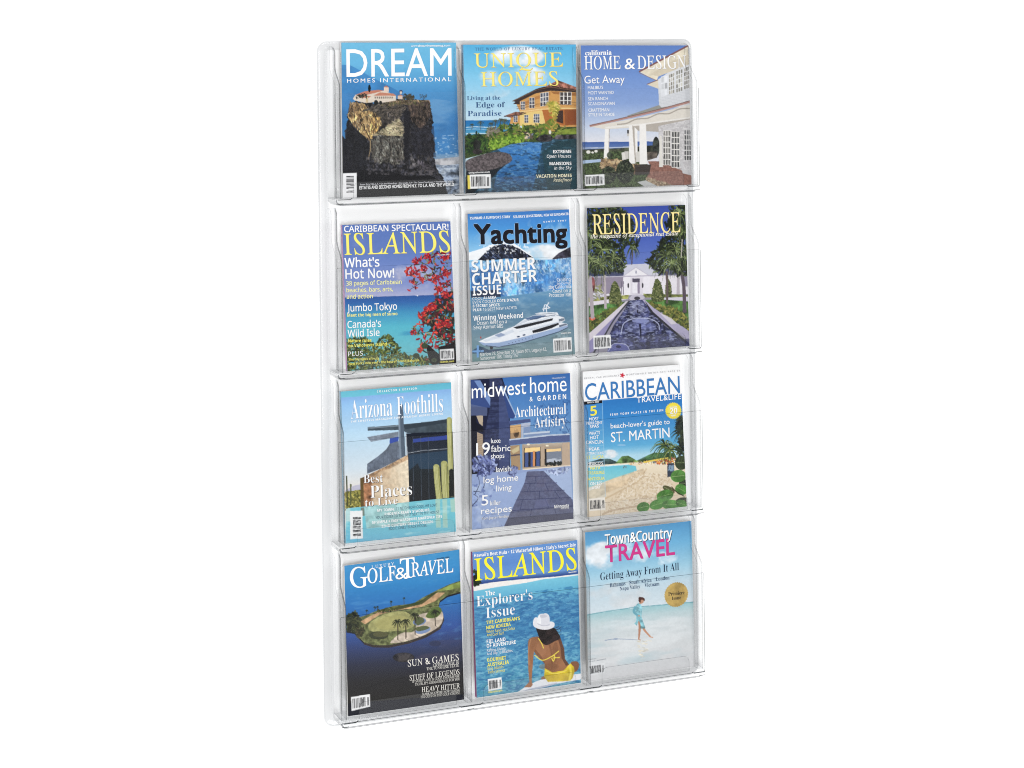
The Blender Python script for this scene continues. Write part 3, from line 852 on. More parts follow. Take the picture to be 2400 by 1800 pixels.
# 4 ---- lagoon and red blossom
p = cover(4, (740, 470), 3.858, [(240, 221), (1217, 187), (1272, 1468), (287, 1546)],
          'magazine with red blossom hanging over a turquoise lagoon on its cover', spine=(214, 160, 210), spine_text='ISLANDS', st=(120, 40, 120))
p.grad([(190, (92, 120, 186)), (500, (104, 130, 194)), (740, (130, 148, 206)), (850, (170, 174, 210)), (860, (172, 176, 210))])
p.clouds([(500, 560), (1200, 560), (1200, 860), (500, 860)], 5, .5, .72, (206, 204, 228), .75)
p.clouds([(240, 220), (1000, 220), (1000, 500), (240, 500)], 4, .5, .8, (150, 160, 214), .5)
p.grad([(846, (46, 84, 156)), (930, (50, 106, 176)), (1020, (66, 150, 196)), (1150, (88, 186, 208)), (1350, (112, 194, 208)), (1550, (112, 190, 200))], [(260, 876), (1240, 846), (1280, 1470), (280, 1550)], tilt=-.03)
p.ripple([(270, 890), (1240, 870), (1250, 1200), (270, 1240)], (40, 120, 180), 14, .55, .75, .45, .25)
p.ell(920, 858, 7, 5, (245, 245, 245))
fl = [(812, 640), (850, 570), (900, 515), (1000, 475), (1080, 460), (1217, 448), (1235, 800), (1255, 1150), (1265, 1330), (1120, 1330), (1000, 1400), (920, 1350), (950, 1280), (860, 1200), (890, 1130), (960, 1080), (920, 1030), (1000, 960), (1090, 900), (1070, 840), (1070, 740), (1000, 700), (900, 800), (830, 820), (890, 710), (850, 690)]
for q in ([(1230, 1000), (1120, 900), (1060, 640), (930, 540)], [(1240, 1150), (1080, 1000), (960, 1030)], [(1240, 1200), (1060, 1180), (860, 1210)], [(1220, 620), (1100, 680), (960, 740), (840, 810)], [(1220, 520), (1100, 480), (1000, 500)], [(1250, 1250), (1100, 1230), (960, 1330)], [(1220, 760), (1100, 820), (1080, 900)]):
    p.line(q, 9, (50, 36, 36), 1, True, 3)
RED = [(206, 44, 48), (228, 84, 60), (168, 34, 48), (120, 26, 42)]; LF = [(60, 72, 48), (96, 112, 68), (40, 40, 40), (140, 130, 90)]
p.dabs([(1090, 900), (1230, 780), (1255, 1300), (1060, 1200), (960, 1080), (1000, 960)], [(44, 34, 36), (70, 40, 44), (50, 50, 44)], 240, 16)
p.dabs(fl, LF, 260, 10, 2); p.dabs(fl, RED, 230, 11)
for cx, cy, r in ((852, 640, 44), (900, 545, 30), (975, 610, 34), (1010, 500, 28), (1080, 700, 40), (1180, 650, 34), (1160, 500, 40), (960, 1030, 38), (1050, 960, 40), (1180, 850, 36), (1110, 800, 36), (1120, 1110, 44), (1190, 1110, 40), (885, 1190, 30), (1000, 980, 30), (1010, 1445, 24), (935, 1350, 18), (1090, 1320, 22), (870, 730, 22), (960, 710, 22)):
    t = np.linspace(0, 6.28, 12); p.dabs(np.c_[cx + r * np.cos(t), cy + r * .9 * np.sin(t)], RED, 34, r * .22)
BU = [(74, 88, 36), (128, 138, 62), (44, 52, 28), (160, 160, 90), (90, 100, 48)]
bp_ = [(275, 1250), (400, 1225), (540, 1300), (590, 1215), (680, 1220), (740, 1290), (780, 1390), (900, 1400), (1030, 1440), (1040, 1490), (287, 1548)]
p.dabs(bp_, [(50, 60, 34), (70, 80, 44)], 240, 16, 1.6, .8); p.dabs(bp_, BU, 620, 9, 2.2)
p.poly([(1000, 1300), (1060, 1340), (1120, 1400), (1110, 1470), (1040, 1470)], (34, 36, 36), sm=True); p.ell(985, 1310, 30, 26, (64, 80, 56)); p.ell(910, 1400, 30, 24, (60, 74, 50)); p.ell(1070, 1440, 26, 20, (70, 80, 60))
p.poly([(1110, 1320), (1262, 1280), (1272, 1468), (1110, 1480)], (34, 32, 34))
p.bars([(1120, 1342), (1246, 1334), (1252, 1432), (1126, 1442)], True, 9)
p.text('CARIBBEAN SPECTACULAR!', 258, 284, 1200, 262, 54, 'N', W_, w=.012)
p.text('ISLANDS', 258, 490, 1215, 462, 182, 'R', (248, 240, 120), w=0, sh=1, shc=(200, 170, 90), shd=(3, 3))
p.text("What's", 262, 604, 576, 594, 84, 'N', W_, w=.012); p.text('Hot Now!', 270, 706, 710, 692, 84, 'N', W_, w=.012)
for s, x, y, x1, y1 in (('38 pages of Caribbean', 276, 768, 778, 750), ('beaches, bars, arts,', 278, 828, 698, 816), ('and action', 280, 888, 516, 880)): p.text(s, x, y, x1, y1, 38, 'N', (248, 244, 170), w=.012)
p.text('Jumbo Tokyo', 284, 1004, 736, 984, 64, 'N', W_, w=.008); p.text('Meet the big men of sumo', 286, 1052, 740, 1034, 29, 'B', (248, 244, 150))
p.text("Canada's", 288, 1154, 592, 1140, 64, 'N', W_, w=.008); p.text('Wild Isle', 290, 1234, 578, 1222, 64, 'N', W_, w=.008)
p.text('Nature rules', 294, 1284, 505, 1276, 28, 'B', YEL); p.text('on Vancouver Island', 296, 1328, 644, 1310, 28, 'B', YEL); p.text('PLUS', 294, 1410, 428, 1402, 42, 'N', W_)
p.text('The Olympics of Hula', 298, 1450, 572, 1438, 20, 'B', YEL); p.text("New York's new reef \u2022 The best of Grand Bahama", 298, 1490, 936, 1452, 21, 'B', YEL); p.text('islands.com', 1124, 1466, 1250, 1458, 17, 'B', YEL); p.text('November 2003', 1102, 496, 1208, 490, 11, 'B')

# 5 ---- yacht and glacier
p = cover(5, (1060, 450), 3.858, [(138, 198), (1055, 157), (1110, 1478), (182, 1532)],
          'magazine with a white motor yacht before a blue glacier on its cover', spine=(244, 244, 246), spine_text='YACHTING', st=(110, 110, 120))
p.grad([(157, (64, 124, 200)), (330, (76, 150, 218)), (560, (150, 204, 238))])
p.clouds([(600, 150), (1090, 150), (1090, 420), (600, 420)], 4, .45, .75, a=.75, ax=1.4); p.clouds([(600, 460), (1090, 460), (1090, 640), (600, 640)], 4, .35, .6, a=.95); p.clouds([(140, 330), (460, 330), (460, 520), (140, 520)], 4, .5, .8, a=.6)
p.poly([(150, 612), (150, 545), (280, 505), (380, 462), (450, 442), (540, 452), (620, 510), (722, 582), (722, 620)], (240, 243, 247))
p.poly([(232, 612), (300, 545), (370, 490), (450, 470), (520, 480), (600, 512), (725, 592), (740, 640), (500, 640)], (38, 42, 54), tex=.4, ts=60)
p.rock([(300, 545), (370, 490), (450, 470), (520, 480), (600, 512), (700, 585), (500, 620), (260, 605)], [(46, 50, 64), (58, 64, 82), (36, 40, 52), (96, 112, 150)], 160, 9, .9, .3)
p.ripple([(240, 480), (700, 450), (700, 560), (300, 560)], (240, 243, 247), 60, .6, .68, .8, 1.5)
p.poly([(896, 608), (960, 552), (1066, 498), (1074, 606)], (62, 60, 72), tex=.3)
gl = [(154, 640), (480, 600), (770, 614), (880, 612), (1076, 592), (1088, 870), (880, 892), (640, 925), (420, 948), (168, 940)]
p.poly(gl, (96, 160, 214), tex=.35, ts=22)
p.ripple(gl, (176, 212, 240), 10, .42, .66, .7, 2.5); p.ripple(gl, (56, 116, 192), 14, .5, .68, .6, 2.5); p.ripple(gl, (222, 236, 248), 50, .56, .7, .7, 1.4); p.poly([(640, 760), (880, 720), (1080, 760), (1085, 870), (880, 892), (660, 920)], (66, 130, 204), .35)
p.poly([(170, 700), (400, 690), (470, 900), (420, 948), (170, 940)], (40, 92, 160), .55); p.poly([(168, 890), (410, 880), (440, 945), (168, 960)], (40, 52, 74), .85)
p.grad([(890, (112, 160, 194)), (960, (92, 144, 184)), (1120, (96, 134, 162)), (1300, (118, 146, 160)), (1520, (120, 150, 152))], [(164, 950), (440, 944), (640, 922), (900, 892), (1088, 866), (1112, 1480), (182, 1535)])
p.ripple([(164, 950), (1088, 880), (1112, 1480), (182, 1535)], (160, 186, 200), 30, .55, .75, .35, .3); p.clouds([(560, 930), (760, 930), (760, 1060), (560, 1060)], 6, .4, .7, (176, 206, 226), .5)
p.poly([(880, 1330), (960, 1270), (1080, 1240), (1040, 1330)], (150, 172, 178), .5, tex=.3)
p.poly([(183, 1425), (250, 1388), (330, 1422), (560, 1408), (700, 1380), (330, 1450), (184, 1455)], (62, 84, 110), .9)
hull = [(238, 1346), (300, 1318), (420, 1270), (500, 1232), (555, 1212), (600, 1180), (655, 1142), (740, 1112), (820, 1098), (950, 1096), (960, 1120), (1010, 1140), (1016, 1165), (985, 1180), (1040, 1200), (1040, 1226), (960, 1262), (800, 1308), (640, 1354), (420, 1396), (350, 1398), (280, 1378)]
p.poly(hull, (236, 240, 246))
p.poly([(238, 1346), (300, 1362), (420, 1358), (640, 1310), (1040, 1208), (1040, 1228), (960, 1264), (640, 1358), (420, 1398), (350, 1400), (280, 1380)], (156, 178, 214))
p.poly([(280, 1335), (430, 1285), (540, 1240), (560, 1262), (420, 1318), (300, 1350)], (214, 222, 234)); p.poly([(380, 1290), (440, 1270), (480, 1290), (420, 1310)], (150, 166, 196))
p.poly([(718, 1254), (955, 1186), (962, 1200), (900, 1232), (800, 1262), (726, 1276)], (36, 36, 44)); p.poly([(548, 1222), (600, 1208), (650, 1196), (910, 1142), (900, 1164), (660, 1222), (580, 1236)], (40, 42, 50))
p.poly([(652, 1144), (740, 1116), (850, 1116), (760, 1152), (680, 1158)], (92, 118, 156)); p.poly([(740, 1100), (800, 1086), (950, 1090), (930, 1108), (800, 1112)], (224, 230, 238)); p.poly([(960, 1150), (1010, 1144), (1012, 1162), (960, 1180)], (120, 130, 146)); p.poly([(960, 1208), (1030, 1192), (1036, 1204), (965, 1226)], (110, 120, 140))
p.poly([(560, 1212), (640, 1160), (700, 1150), (660, 1176)], (206, 214, 226)); p.line([(680, 1160), (800, 1132), (935, 1112)], 5, (70, 84, 110)); p.line([(760, 1106), (930, 1100)], 4, (96, 110, 136)); p.line([(930, 1112), (1010, 1138)], 5, (150, 160, 176)); p.line([(700, 1246), (960, 1182), (1036, 1196)], 5, (190, 200, 216)); p.line([(560, 1212), (700, 1180), (930, 1122)], 6, (200, 210, 224)); p.line([(600, 1262), (720, 1232), (980, 1172)], 5, (210, 218, 230))
for q in ([(850, 1090), (845, 1040), (870, 1000)], [(820, 1080), (835, 1020), (880, 1050)], [(810, 1060), (870, 1050)]): p.line(q, 9, (232, 236, 244), 1, True)
p.ell(594, 1306, 14, 7, (70, 80, 110), rot=-.2); p.ell(645, 1292, 14, 7, (70, 80, 110), rot=-.2)
for k in range(8): p.ell(510 + k * 30, 1368 - k * 8, 4, 4, (70, 80, 110))
p.poly([(338, 1396), (370, 1394), (364, 1416), (342, 1418)], (50, 50, 54)); p.line([(300, 1384), (420, 1400), (640, 1360), (960, 1268), (1042, 1230)], 7, (66, 84, 104))
p.rect(222, 1380, 242, 1490, (120, 166, 220)); p.rect(184, 1426, 285, 1444, (120, 166, 220), sl=-.03); p.ell(258, 1310, 6, 10, (190, 80, 70))
p.bars([(908, 1330), (1076, 1318), (1082, 1448), (912, 1458)], True, 10)
p.text('TSUNAMI: A SURVIVOR\'S STORY', 158, 248, 520, 234, 23, 'B'); p.text("SEA RAY'S SENSATIONAL NEW 48 SUNDANCER", 546, 236, 1052, 208, 23, 'B'); p.text('SINCE 1907', 820, 276, 1030, 264, 13, 'B', sp=1.5)
p.text('Yachting', 200, 466, 1036, 448, 176, 'S', (28, 28, 34), w=.024, sh=2, shc=(150, 190, 230), shd=(0, 0))
p.text('SUMMER', 174, 722, 752, 694, 106, 'B', W_, sh=1); p.text('CHARTER', 180, 838, 764, 806, 106, 'B', W_, sh=1); p.text('ISSUE', 184, 932, 438, 918, 84, 'B', W_, sh=1)
for s, x, y, x1, y1, f in (('COOL', 182, 972, 270, 968, 'N'), ('ALASKA', 278, 966, 396, 960, 'B'), ('EVEN COOLER', 184, 1004, 394, 994, 'N'), ("CÔTE D'AZUR", 402, 992, 596, 984, 'B'), ('8 SECRET SPOTS', 184, 1038, 424, 1028, 'B'), ('PLUS:', 186, 1074, 268, 1070, 'B'), ('16 BEST NEW YACHTS', 276, 1070, 578, 1054, 'N')): p.text(s, x, y, x1, y1, 25, f)
p.text('Winning Weekend', 190, 1160, 636, 1136, 46, 'B', W_, w=-.006); p.text('Ocean Reef on a', 222, 1196, 490, 1184, 32, 'N'); p.text('Sexy Azimut 68S', 192, 1236, 456, 1224, 32, 'N')
for s, x, y, x1, h in (('Cruising', 944, 810, 1068, 32), ('(and Surfing)', 946, 838, 1068, 20), ('the California', 868, 876, 1070, 32), ('Coast on a', 904, 912, 1072, 32), ('Protector RIB', 872, 950, 1074, 32)): p.text(s, x, y, x1, y - 5, h, 'N')
p.text('Marlow 78, Silverton 38, Swan 601, Legacy 42,', 250, 1480, 850, 1440, 30, 'N'); p.text('Sunseeker 108, Trinity 157', 252, 1516, 594, 1492, 30, 'N'); p.text('MARCH 2005', 984, 1290, 1074, 1284, 12, 'B')

# 6 ---- long pool with fountains
p = cover(6, (1330, 440), 3.95, [(180, 188), (1090, 158), (1130, 1450), (203, 1512)],
          'magazine with a long fountain pool leading to a white pavilion on its cover', spine=(238, 238, 240), spine_text='RESIDENCE', st=(140, 140, 150))
p.grad([(158, (62, 82, 168)), (450, (76, 100, 184)), (700, (106, 128, 200))])
p.poly([(240, 808), (400, 780), (520, 702), (720, 690), (800, 720), (1100, 700), (1110, 812)], (206, 206, 220)); p.poly([(188, 760), (520, 740), (520, 806), (190, 812)], (60, 66, 100), .9); p.poly([(780, 740), (1110, 720), (1112, 800), (860, 800)], (70, 74, 110), .85)
p.poly([(190, 815), (1114, 798), (1120, 990), (196, 1000)], (232, 227, 234)); p.poly([(190, 815), (515, 808), (512, 900), (420, 960), (196, 985)], (150, 140, 158)); p.poly([(1040, 800), (1114, 798), (1118, 900), (1060, 900)], (150, 144, 166))
p.line([(190, 812), (1114, 796)], 10, (188, 184, 200)); p.poly([(194, 985), (1120, 970), (1134, 1460), (200, 1516)], (150, 146, 160))
p.poly([(508, 808), (632, 722), (758, 802)], (238, 235, 240)); p.line([(508, 808), (632, 724), (758, 802)], 8, (196, 192, 206)); p.line([(508, 806), (758, 800)], 8, (186, 180, 196)); p.ell(634, 768, 8, 16, (170, 170, 186))
p.rect(520, 812, 580, 975, (240, 236, 242)); p.rect(700, 806, 760, 975, (236, 232, 240)); p.rect(584, 816, 694, 975, (222, 216, 226)); p.rect(600, 826, 668, 965, (196, 188, 204)); p.rect(600, 826, 668, 860, (88, 82, 100)); p.rect(600, 862, 646, 962, (236, 232, 240)); p.rect(648, 862, 668, 962, (150, 138, 160))
for x in (562, 694): p.ell(x, 890, 8, 24, (70, 66, 76))
for x in (494, 512): p.rect(x, 850, x + 8, 972, (120, 112, 130))
p.poly([(196, 1000), (570, 975), (560, 1010), (200, 1060)], (128, 130, 76), tex=.4); p.poly([(696, 965), (1118, 975), (1120, 1000), (720, 1000)], (112, 118, 70), tex=.4)
p.poly([(198, 1040), (390, 1015), (560, 1012), (390, 1046), (200, 1076)], (226, 220, 228)); p.poly([(760, 1008), (1118, 995), (1120, 1034), (900, 1020)], (216, 212, 224))
p.poly([(202, 1076), (400, 1050), (545, 1035), (230, 1320), (203, 1330)], (78, 118, 62), tex=.3); p.poly([(700, 1020), (900, 1020), (1122, 1040), (1124, 1310), (1000, 1220)], (82, 120, 62), tex=.3)
p.dabs([(205, 1200), (380, 1110), (500, 1050), (540, 1050), (235, 1320), (206, 1320)], [(96, 106, 52), (130, 130, 66), (60, 70, 40)], 200, 10)
p.dabs([(720, 1030), (850, 1070), (1000, 1100), (1122, 1200), (1124, 1310), (960, 1200)], [(110, 116, 56), (150, 142, 76), (66, 76, 44)], 280, 11)
p.dabs([(225, 900), (320, 880), (330, 990), (230, 1020)], [(196, 194, 206), (110, 116, 70), (160, 160, 120)], 70, 11); p.ell(230, 1190, 30, 18, (170, 90, 70), tex=.4); p.ell(232, 880, 26, 70, (120, 60, 60), .8, tex=.4)
water = [(570, 1028), (700, 1018), (770, 1120), (900, 1260), (1124, 1420), (1130, 1450), (380, 1500), (360, 1400), (430, 1250), (520, 1120)]
p.poly(water, (66, 70, 108), tex=.35, ts=24); p.ripple(water, (42, 42, 70), 90, .5, .7, .6, .5); p.ripple(water, (176, 184, 220), 90, .55, .7, .6, .4); p.poly([(590, 1040), (690, 1035), (730, 1130), (560, 1140)], (170, 172, 200), .35)
p.poly([(203, 1512), (203, 1330), (545, 1035), (575, 1028), (560, 1050), (345, 1340), (240, 1490)], (150, 144, 184)); p.poly([(204, 1400), (204, 1330), (545, 1035), (570, 1030), (430, 1180)], (214, 206, 216)); p.line([(572, 1030), (440, 1190), (345, 1345), (245, 1505)], 14, (58, 60, 66), .9, True)
p.poly([(690, 1018), (715, 1020), (800, 1100), (1000, 1230), (1120, 1310), (1124, 1400), (900, 1240), (780, 1130)], (176, 170, 198)); p.poly([(850, 1140), (960, 1190), (1010, 1240), (960, 1250)], (220, 214, 220), .8); p.poly([(715, 1030), (790, 1130), (1100, 1405), (1100, 1430), (760, 1130)], (44, 44, 52), .9)
p.line([(203, 1330), (545, 1035)], 8, (214, 206, 216)); p.poly([(570, 1005), (600, 975), (690, 972), (716, 1005), (690, 1020), (580, 1024)], (196, 190, 206)); p.ell(644, 1006, 28, 16, (70, 66, 76)); p.poly([(380, 1495), (700, 1420), (1128, 1380), (1128, 1450), (380, 1502)], (40, 42, 76), .5)
p.line([(494, 1340), (520, 1240), (600, 1195), (675, 1188), (770, 1198), (838, 1240), (850, 1300)], 9, (190, 196, 228), .85, True); p.ell(675, 1212, 80, 20, (150, 158, 206), .8); p.ell(672, 1270, 150, 60, (150, 160, 214), .28); p.line([(670, 1240), (680, 1375)], 18, (36, 36, 62), 1, False, 10)
for x, y, s in ((648, 1130, 14), (643, 1080, 10), (558, 1180, 12), (772, 1186, 10), (588, 1096, 8)): p.line([(x, y - s * 1.6), (x, y + s)], s * .8, (36, 34, 54)); p.line([(x - 60, y + 10), (x, y - s * 1.4), (x + 60, y + 10)], 4, (196, 200, 226), .7, True)
p.ell(475, 1510, 108, 88, (112, 116, 186), .7); p.line([(380, 1490), (420, 1430), (480, 1420), (550, 1440), (580, 1500)], 7, (196, 200, 236), .8, True); p.ell(472, 1450, 24, 14, (44, 44, 84))
for q in ([(386, 1045), (398, 930), (418, 870), (440, 848), (466, 880), (488, 940), (498, 1048), (440, 1060)], [(776, 1024), (788, 920), (808, 850), (828, 828), (850, 850), (876, 920), (890, 1024), (830, 1040)], [(905, 970), (912, 860), (930, 830), (955, 880), (960, 970)]):
    p.poly(q, (92, 102, 58), sm=True); p.dabs(q, [(76, 88, 48), (116, 122, 76), (60, 70, 42), (140, 142, 96)], 200, 6)
for q, w, w2, c in (([(205, 800), (215, 900), (235, 1190)], 40, 34, (176, 166, 172)), ([(345, 790), (348, 900), (354, 1100)], 18, 24, (186, 176, 180)), ([(1060, 480), (1048, 700), (1075, 900), (1082, 1140)], 18, 36, (96, 84, 94)), ([(915, 760), (922, 900), (920, 1056)], 22, 20, (104, 92, 90)), ([(1020, 560), (1024, 760), (1022, 970)], 10, 30, (190, 182, 190))):
    p.line(q, w, c, 1, True, w2)
T1 = [(46, 56, 36), (72, 86, 48), (110, 124, 74), (36, 40, 32)]; T2 = [(150, 164, 112), (120, 136, 84), (84, 98, 60)]
lf = [(180, 190), (490, 180), (545, 250), (600, 320), (605, 420), (660, 480), (640, 540), (560, 520), (510, 570), (540, 690), (500, 770), (400, 760), (300, 790), (190, 760)]
rf = [(930, 165), (1090, 160), (1112, 800), (1000, 790), (930, 720), (850, 790), (740, 690), (770, 610), (850, 530), (860, 460), (980, 430), (900, 330), (960, 260)]
p.dabs(lf, T1, 700, 13, 2); p.dabs(rf, T1, 520, 13, 2.1); p.dabs([(490, 200), (600, 310), (600, 440), (500, 460)], [(66, 76, 46), (40, 46, 34)], 120, 12)
p.dabs(lf, [(26, 32, 24), (40, 48, 32)], 300, 15, 2, .7); p.dabs(rf, [(26, 32, 24), (40, 48, 32)], 240, 15, 2, .7)
for x, y, r in ((230, 470, 150), (320, 560, 170), (210, 640, 120), (300, 700, 130), (420, 640, 110)): p.palm(x, y, r, T2 + T2 + T1, 30, .6, 7)
for x, y, r in ((1000, 560, 140), (910, 620, 150), (960, 690, 110), (1040, 240, 120), (1070, 400, 110), (1080, 640, 100)): p.palm(x, y, r, T2 + T2 + T1, 30, .6, 7)
p.line([(594, 700), (600, 570)], 10, (90, 76, 80)); p.palm(605, 555, 62, [(70, 84, 58), (50, 60, 46), (110, 120, 84)], 20, .9, 10); p.line([(1060, 470), (1050, 640)], 8, (196, 190, 180))
p.bars([(240, 1350), (400, 1340), (406, 1462), (244, 1472)], True, 11)
p.text('RESIDENCE', 232, 426, 1044, 404, 172, 'R', (250, 232, 160), w=.002, sh=1, shc=(90, 80, 50), shd=(4, 4)); p.text('the magazine of exceptional real estate', 214, 462, 1024, 432, 34, 'I', (244, 240, 226), w=.01)

# 7 ---- modern house and cacti
p = cover(7, (740, 860), 3.686, [(218, 213), (1168, 133), (1212, 1420), (258, 1535)],
          'magazine with a dark glass desert house, tall cacti and a pool on its cover', spine=(130, 190, 222), spine_text='ARIZONA FOOTHILLS', st=(230, 240, 245))
p.grad([(230, (126, 168, 226)), (330, (146, 192, 236)), (600, (186, 218, 240)), (900, (214, 228, 238)), (1090, (236, 226, 216))], tilt=-.08)
p.grad([(130, (98, 184, 210)), (260, (112, 196, 216))], [(216, 210), (1170, 130), (1172, 190), (222, 268)])
p.poly([(258, 1068), (330, 1030), (390, 1016), (392, 1090), (258, 1090)], (192, 190, 208)); p.poly([(256, 1085), (390, 1062), (395, 1222), (262, 1235)], (128, 124, 66)); p.dabs([(256, 1085), (390, 1062), (395, 1222), (262, 1235)], [(150, 144, 70), (96, 100, 50), (180, 170, 90)], 180, 9)
p.line([(268, 945), (276, 1210)], 9, (70, 74, 50)); p.line([(305, 1015), (304, 1200)], 12, (90, 96, 60))
p.poly([(445, 840), (540, 772), (610, 712), (640, 662), (715, 634), (728, 795), (560, 880), (445, 925)], (106, 116, 132), tex=.12)
for k in range(7): p.line([(470 + k * 38, 850 - k * 28), (472 + k * 38, 915 - k * 14)], 3, (80, 88, 104), .7)
p.poly([(640, 612), (715, 596), (715, 640), (638, 664)], (58, 84, 172)); p.poly([(443, 608), (715, 558), (715, 602), (640, 618), (478, 648)], (134, 144, 158), tex=.1)
p.grad([(560, (30, 36, 50)), (800, (40, 52, 66)), (900, (34, 42, 48)), (1160, (38, 40, 44))], [(778, 575), (1140, 548), (1190, 560), (1195, 1125), (808, 1165), (795, 760)])
p.poly([(838, 622), (1132, 590), (1134, 626), (840, 654)], (54, 76, 156)); p.poly([(800, 760), (1140, 720), (1145, 840), (1000, 880), (900, 880), (880, 830), (800, 900)], (50, 78, 104), .7)
for x in (838, 905, 970): p.line([(x, 600), (x + 8, 1150)], 4, (84, 96, 112), .8)
p.line([(790, 745), (915, 722), (1140, 705)], 4, (180, 186, 194)); p.line([(778, 568), (788, 770)], 8, (176, 182, 190))
p.poly([(448, 522), (720, 500), (1000, 470), (1140, 448), (1140, 560), (790, 572), (740, 545), (450, 552)], (74, 86, 96), tex=.08); p.line([(448, 530), (760, 505)], 12, (120, 134, 146)); p.poly([(760, 505), (1140, 455), (1140, 480), (770, 540)], (54, 64, 74), .8)
p.poly([(708, 325), (752, 325), (760, 500), (776, 768), (724, 792), (715, 540)], (88, 102, 118)); p.poly([(708, 330), (722, 330), (740, 780), (724, 792)], (130, 144, 160))
t7 = np.clip((p.X - 440) / 330, 0, 1)[..., None]; p.poly([(452, 935), (600, 862), (796, 758), (808, 1168), (425, 1215), (392, 1160)], np.array((176, 140, 106)) * (1 - t7) + np.array((236, 220, 192)) * t7, tex=.06, ts=50); p.poly([(452, 935), (600, 862), (796, 758), (796, 800), (640, 880), (560, 900), (470, 970)], (164, 130, 98), .7, tex=.25, ts=50)
p.poly([(386, 965), (412, 955), (418, 1222), (390, 1222)], (104, 84, 46)); p.poly([(412, 955), (452, 935), (485, 1000), (480, 1190), (470, 1212), (418, 1220)], (148, 104, 74), tex=.3)
p.ripple([(560, 900), (790, 800), (800, 1160), (480, 1200)], (236, 222, 196), 10, .5, .7, .6, 1)
for q, w in (([(1152, 452), (1160, 800), (1168, 1120)], 44), ([(1040, 860), (1050, 1000), (1066, 1140)], 52), ([(1108, 832), (1112, 980), (1122, 1130)], 56)):
    p.line(q, w, (172, 172, 108), 1, True); p.ell(q[0][0], q[0][1], w / 2, w * .42, (176, 176, 112))
    for k in (-.3, -.1, .12, .32): p.line([(a + k * w, b) for a, b in q], 4, (220, 218, 164) if k < .2 else (128, 128, 74), .8, True)
p.poly([(1150, 890), (1170, 876), (1188, 890), (1192, 1115), (1150, 1120)], (34, 38, 36))
p.grad([(1130, (120, 198, 214)), (1350, (116, 200, 216)), (1535, (110, 186, 220))], [(262, 1228), (800, 1166), (1196, 1124), (1212, 1420), (258, 1535)])
p.poly([(420, 1215), (805, 1166), (816, 1360), (440, 1400)], (168, 208, 206), .85, tex=.1); p.poly([(262, 1228), (300, 1226), (300, 1340), (264, 1340)], (210, 226, 220), .7)
for x in (1052, 1112, 1180): p.line([(x, 1140), (x + 6, 1385 if x < 1150 else 1250)], 40, (186, 214, 190), .7)
p.ripple([(262, 1228), (1196, 1124), (1212, 1420), (258, 1535)], (190, 230, 232), 26, .55, .7, .5, .35); p.poly([(390, 1220), (420, 1215), (425, 1290), (392, 1290)], (120, 110, 90), .7)
p.poly([(298, 1250), (404, 1244), (410, 1484), (300, 1496)], (240, 242, 242)); p.bars([(304, 1290), (400, 1286), (404, 1480), (304, 1488)], False, 12, paper=(240, 242, 242))
p.text("COLLECTOR'S EDITION", 528, 220, 874, 192, 17, 'B', W_, sp=1.5); p.text('Arizona', 304, 452, 662, 420, 160, 'SB', W_, w=-.01, sh=1, shc=(90, 130, 190)); p.text('Foothills', 702, 416, 1100, 384, 158, 'SB', W_, w=-.01, sh=1, shc=(90, 130, 190))
p.text('THE LIFESTYLE MAGAZINE FOR AFFLUENT DESERT LIVING', 302, 482, 1098, 410, 16, 'B', W_, sp=1.15)
p.text('Best', 414, 1006, 580, 996, 72, 'L', W_, sh=1, shc=(60, 50, 50), shd=(4, 4)); p.text('Places', 472, 1136, 832, 1104, 106, 'L', W_, sh=1, shc=(60, 50, 50), shd=(5, 5)); p.text('to Live', 426, 1212, 708, 1186, 66, 'L', W_, sh=1, shc=(60, 60, 60), shd=(4, 4))
D_ = (50, 74, 100)
for s, x, y, x1, y1, c, f in (('MY TOWN:', 532, 1254, 680, 1242, W_, 'B'), ('11 NEIGHBORHOODS WE LOVE', 694, 1238, 1046, 1202, D_, 'N'), ('PHOENIX-READY STADIUMS:', 596, 1286, 986, 1244, W_, 'B'), ('YOUR TICKET TO THE BEST SEAT IN THE HOUSE', 516, 1318, 1066, 1262, D_, 'N'), ('59 SIMPLE & EASY WARDROBE MAKEOVER TIPS', 488, 1360, 1092, 1300, W_, 'B'), ('22ND-CENTURY DESERT DESIGN:', 568, 1392, 1016, 1346, W_, 'B'), ("EDDIE JONES' BLACK HOUSE", 632, 1412, 958, 1378, D_, 'N')): p.text(s, x, y, x1, y1, 23, f, c)

# 8 ---- snowy modern house at dusk
p = cover(8, (1060, 840), 3.77, [(162, 188), (1040, 130), (1072, 1405), (176, 1502)],
          'magazine with a lit modern house and snowy stone path at dusk on its cover', spine=(236, 238, 242))
p.grad([(130, (70, 124, 196)), (400, (96, 152, 214)), (680, (136, 180, 224))])
for q in ([(900, 600), (880, 520), (840, 440), (800, 390)], [(880, 520), (920, 440), (960, 390)], [(1030, 640), (980, 560), (900, 480)], [(1035, 560), (960, 500)], [(850, 640), (870, 560), (940, 520)], [(960, 560), (1000, 500), (1030, 470)], [(760, 600), (800, 560), (830, 580)]): p.line(q, 7, (58, 92, 146), .8, True, 2)
p.ripple([(760, 360), (1040, 340), (1040, 660), (700, 640)], (64, 104, 164), 40, .56, .66, .6, 1.3)
p.poly([(162, 188), (440, 165), (500, 340), (515, 640), (510, 980), (176, 1100)], (40, 44, 74)); p.poly([(330, 178), (428, 166), (488, 320), (512, 660), (505, 970), (270, 1000), (290, 640), (335, 420)], (70, 78, 114), tex=.1, ts=60)
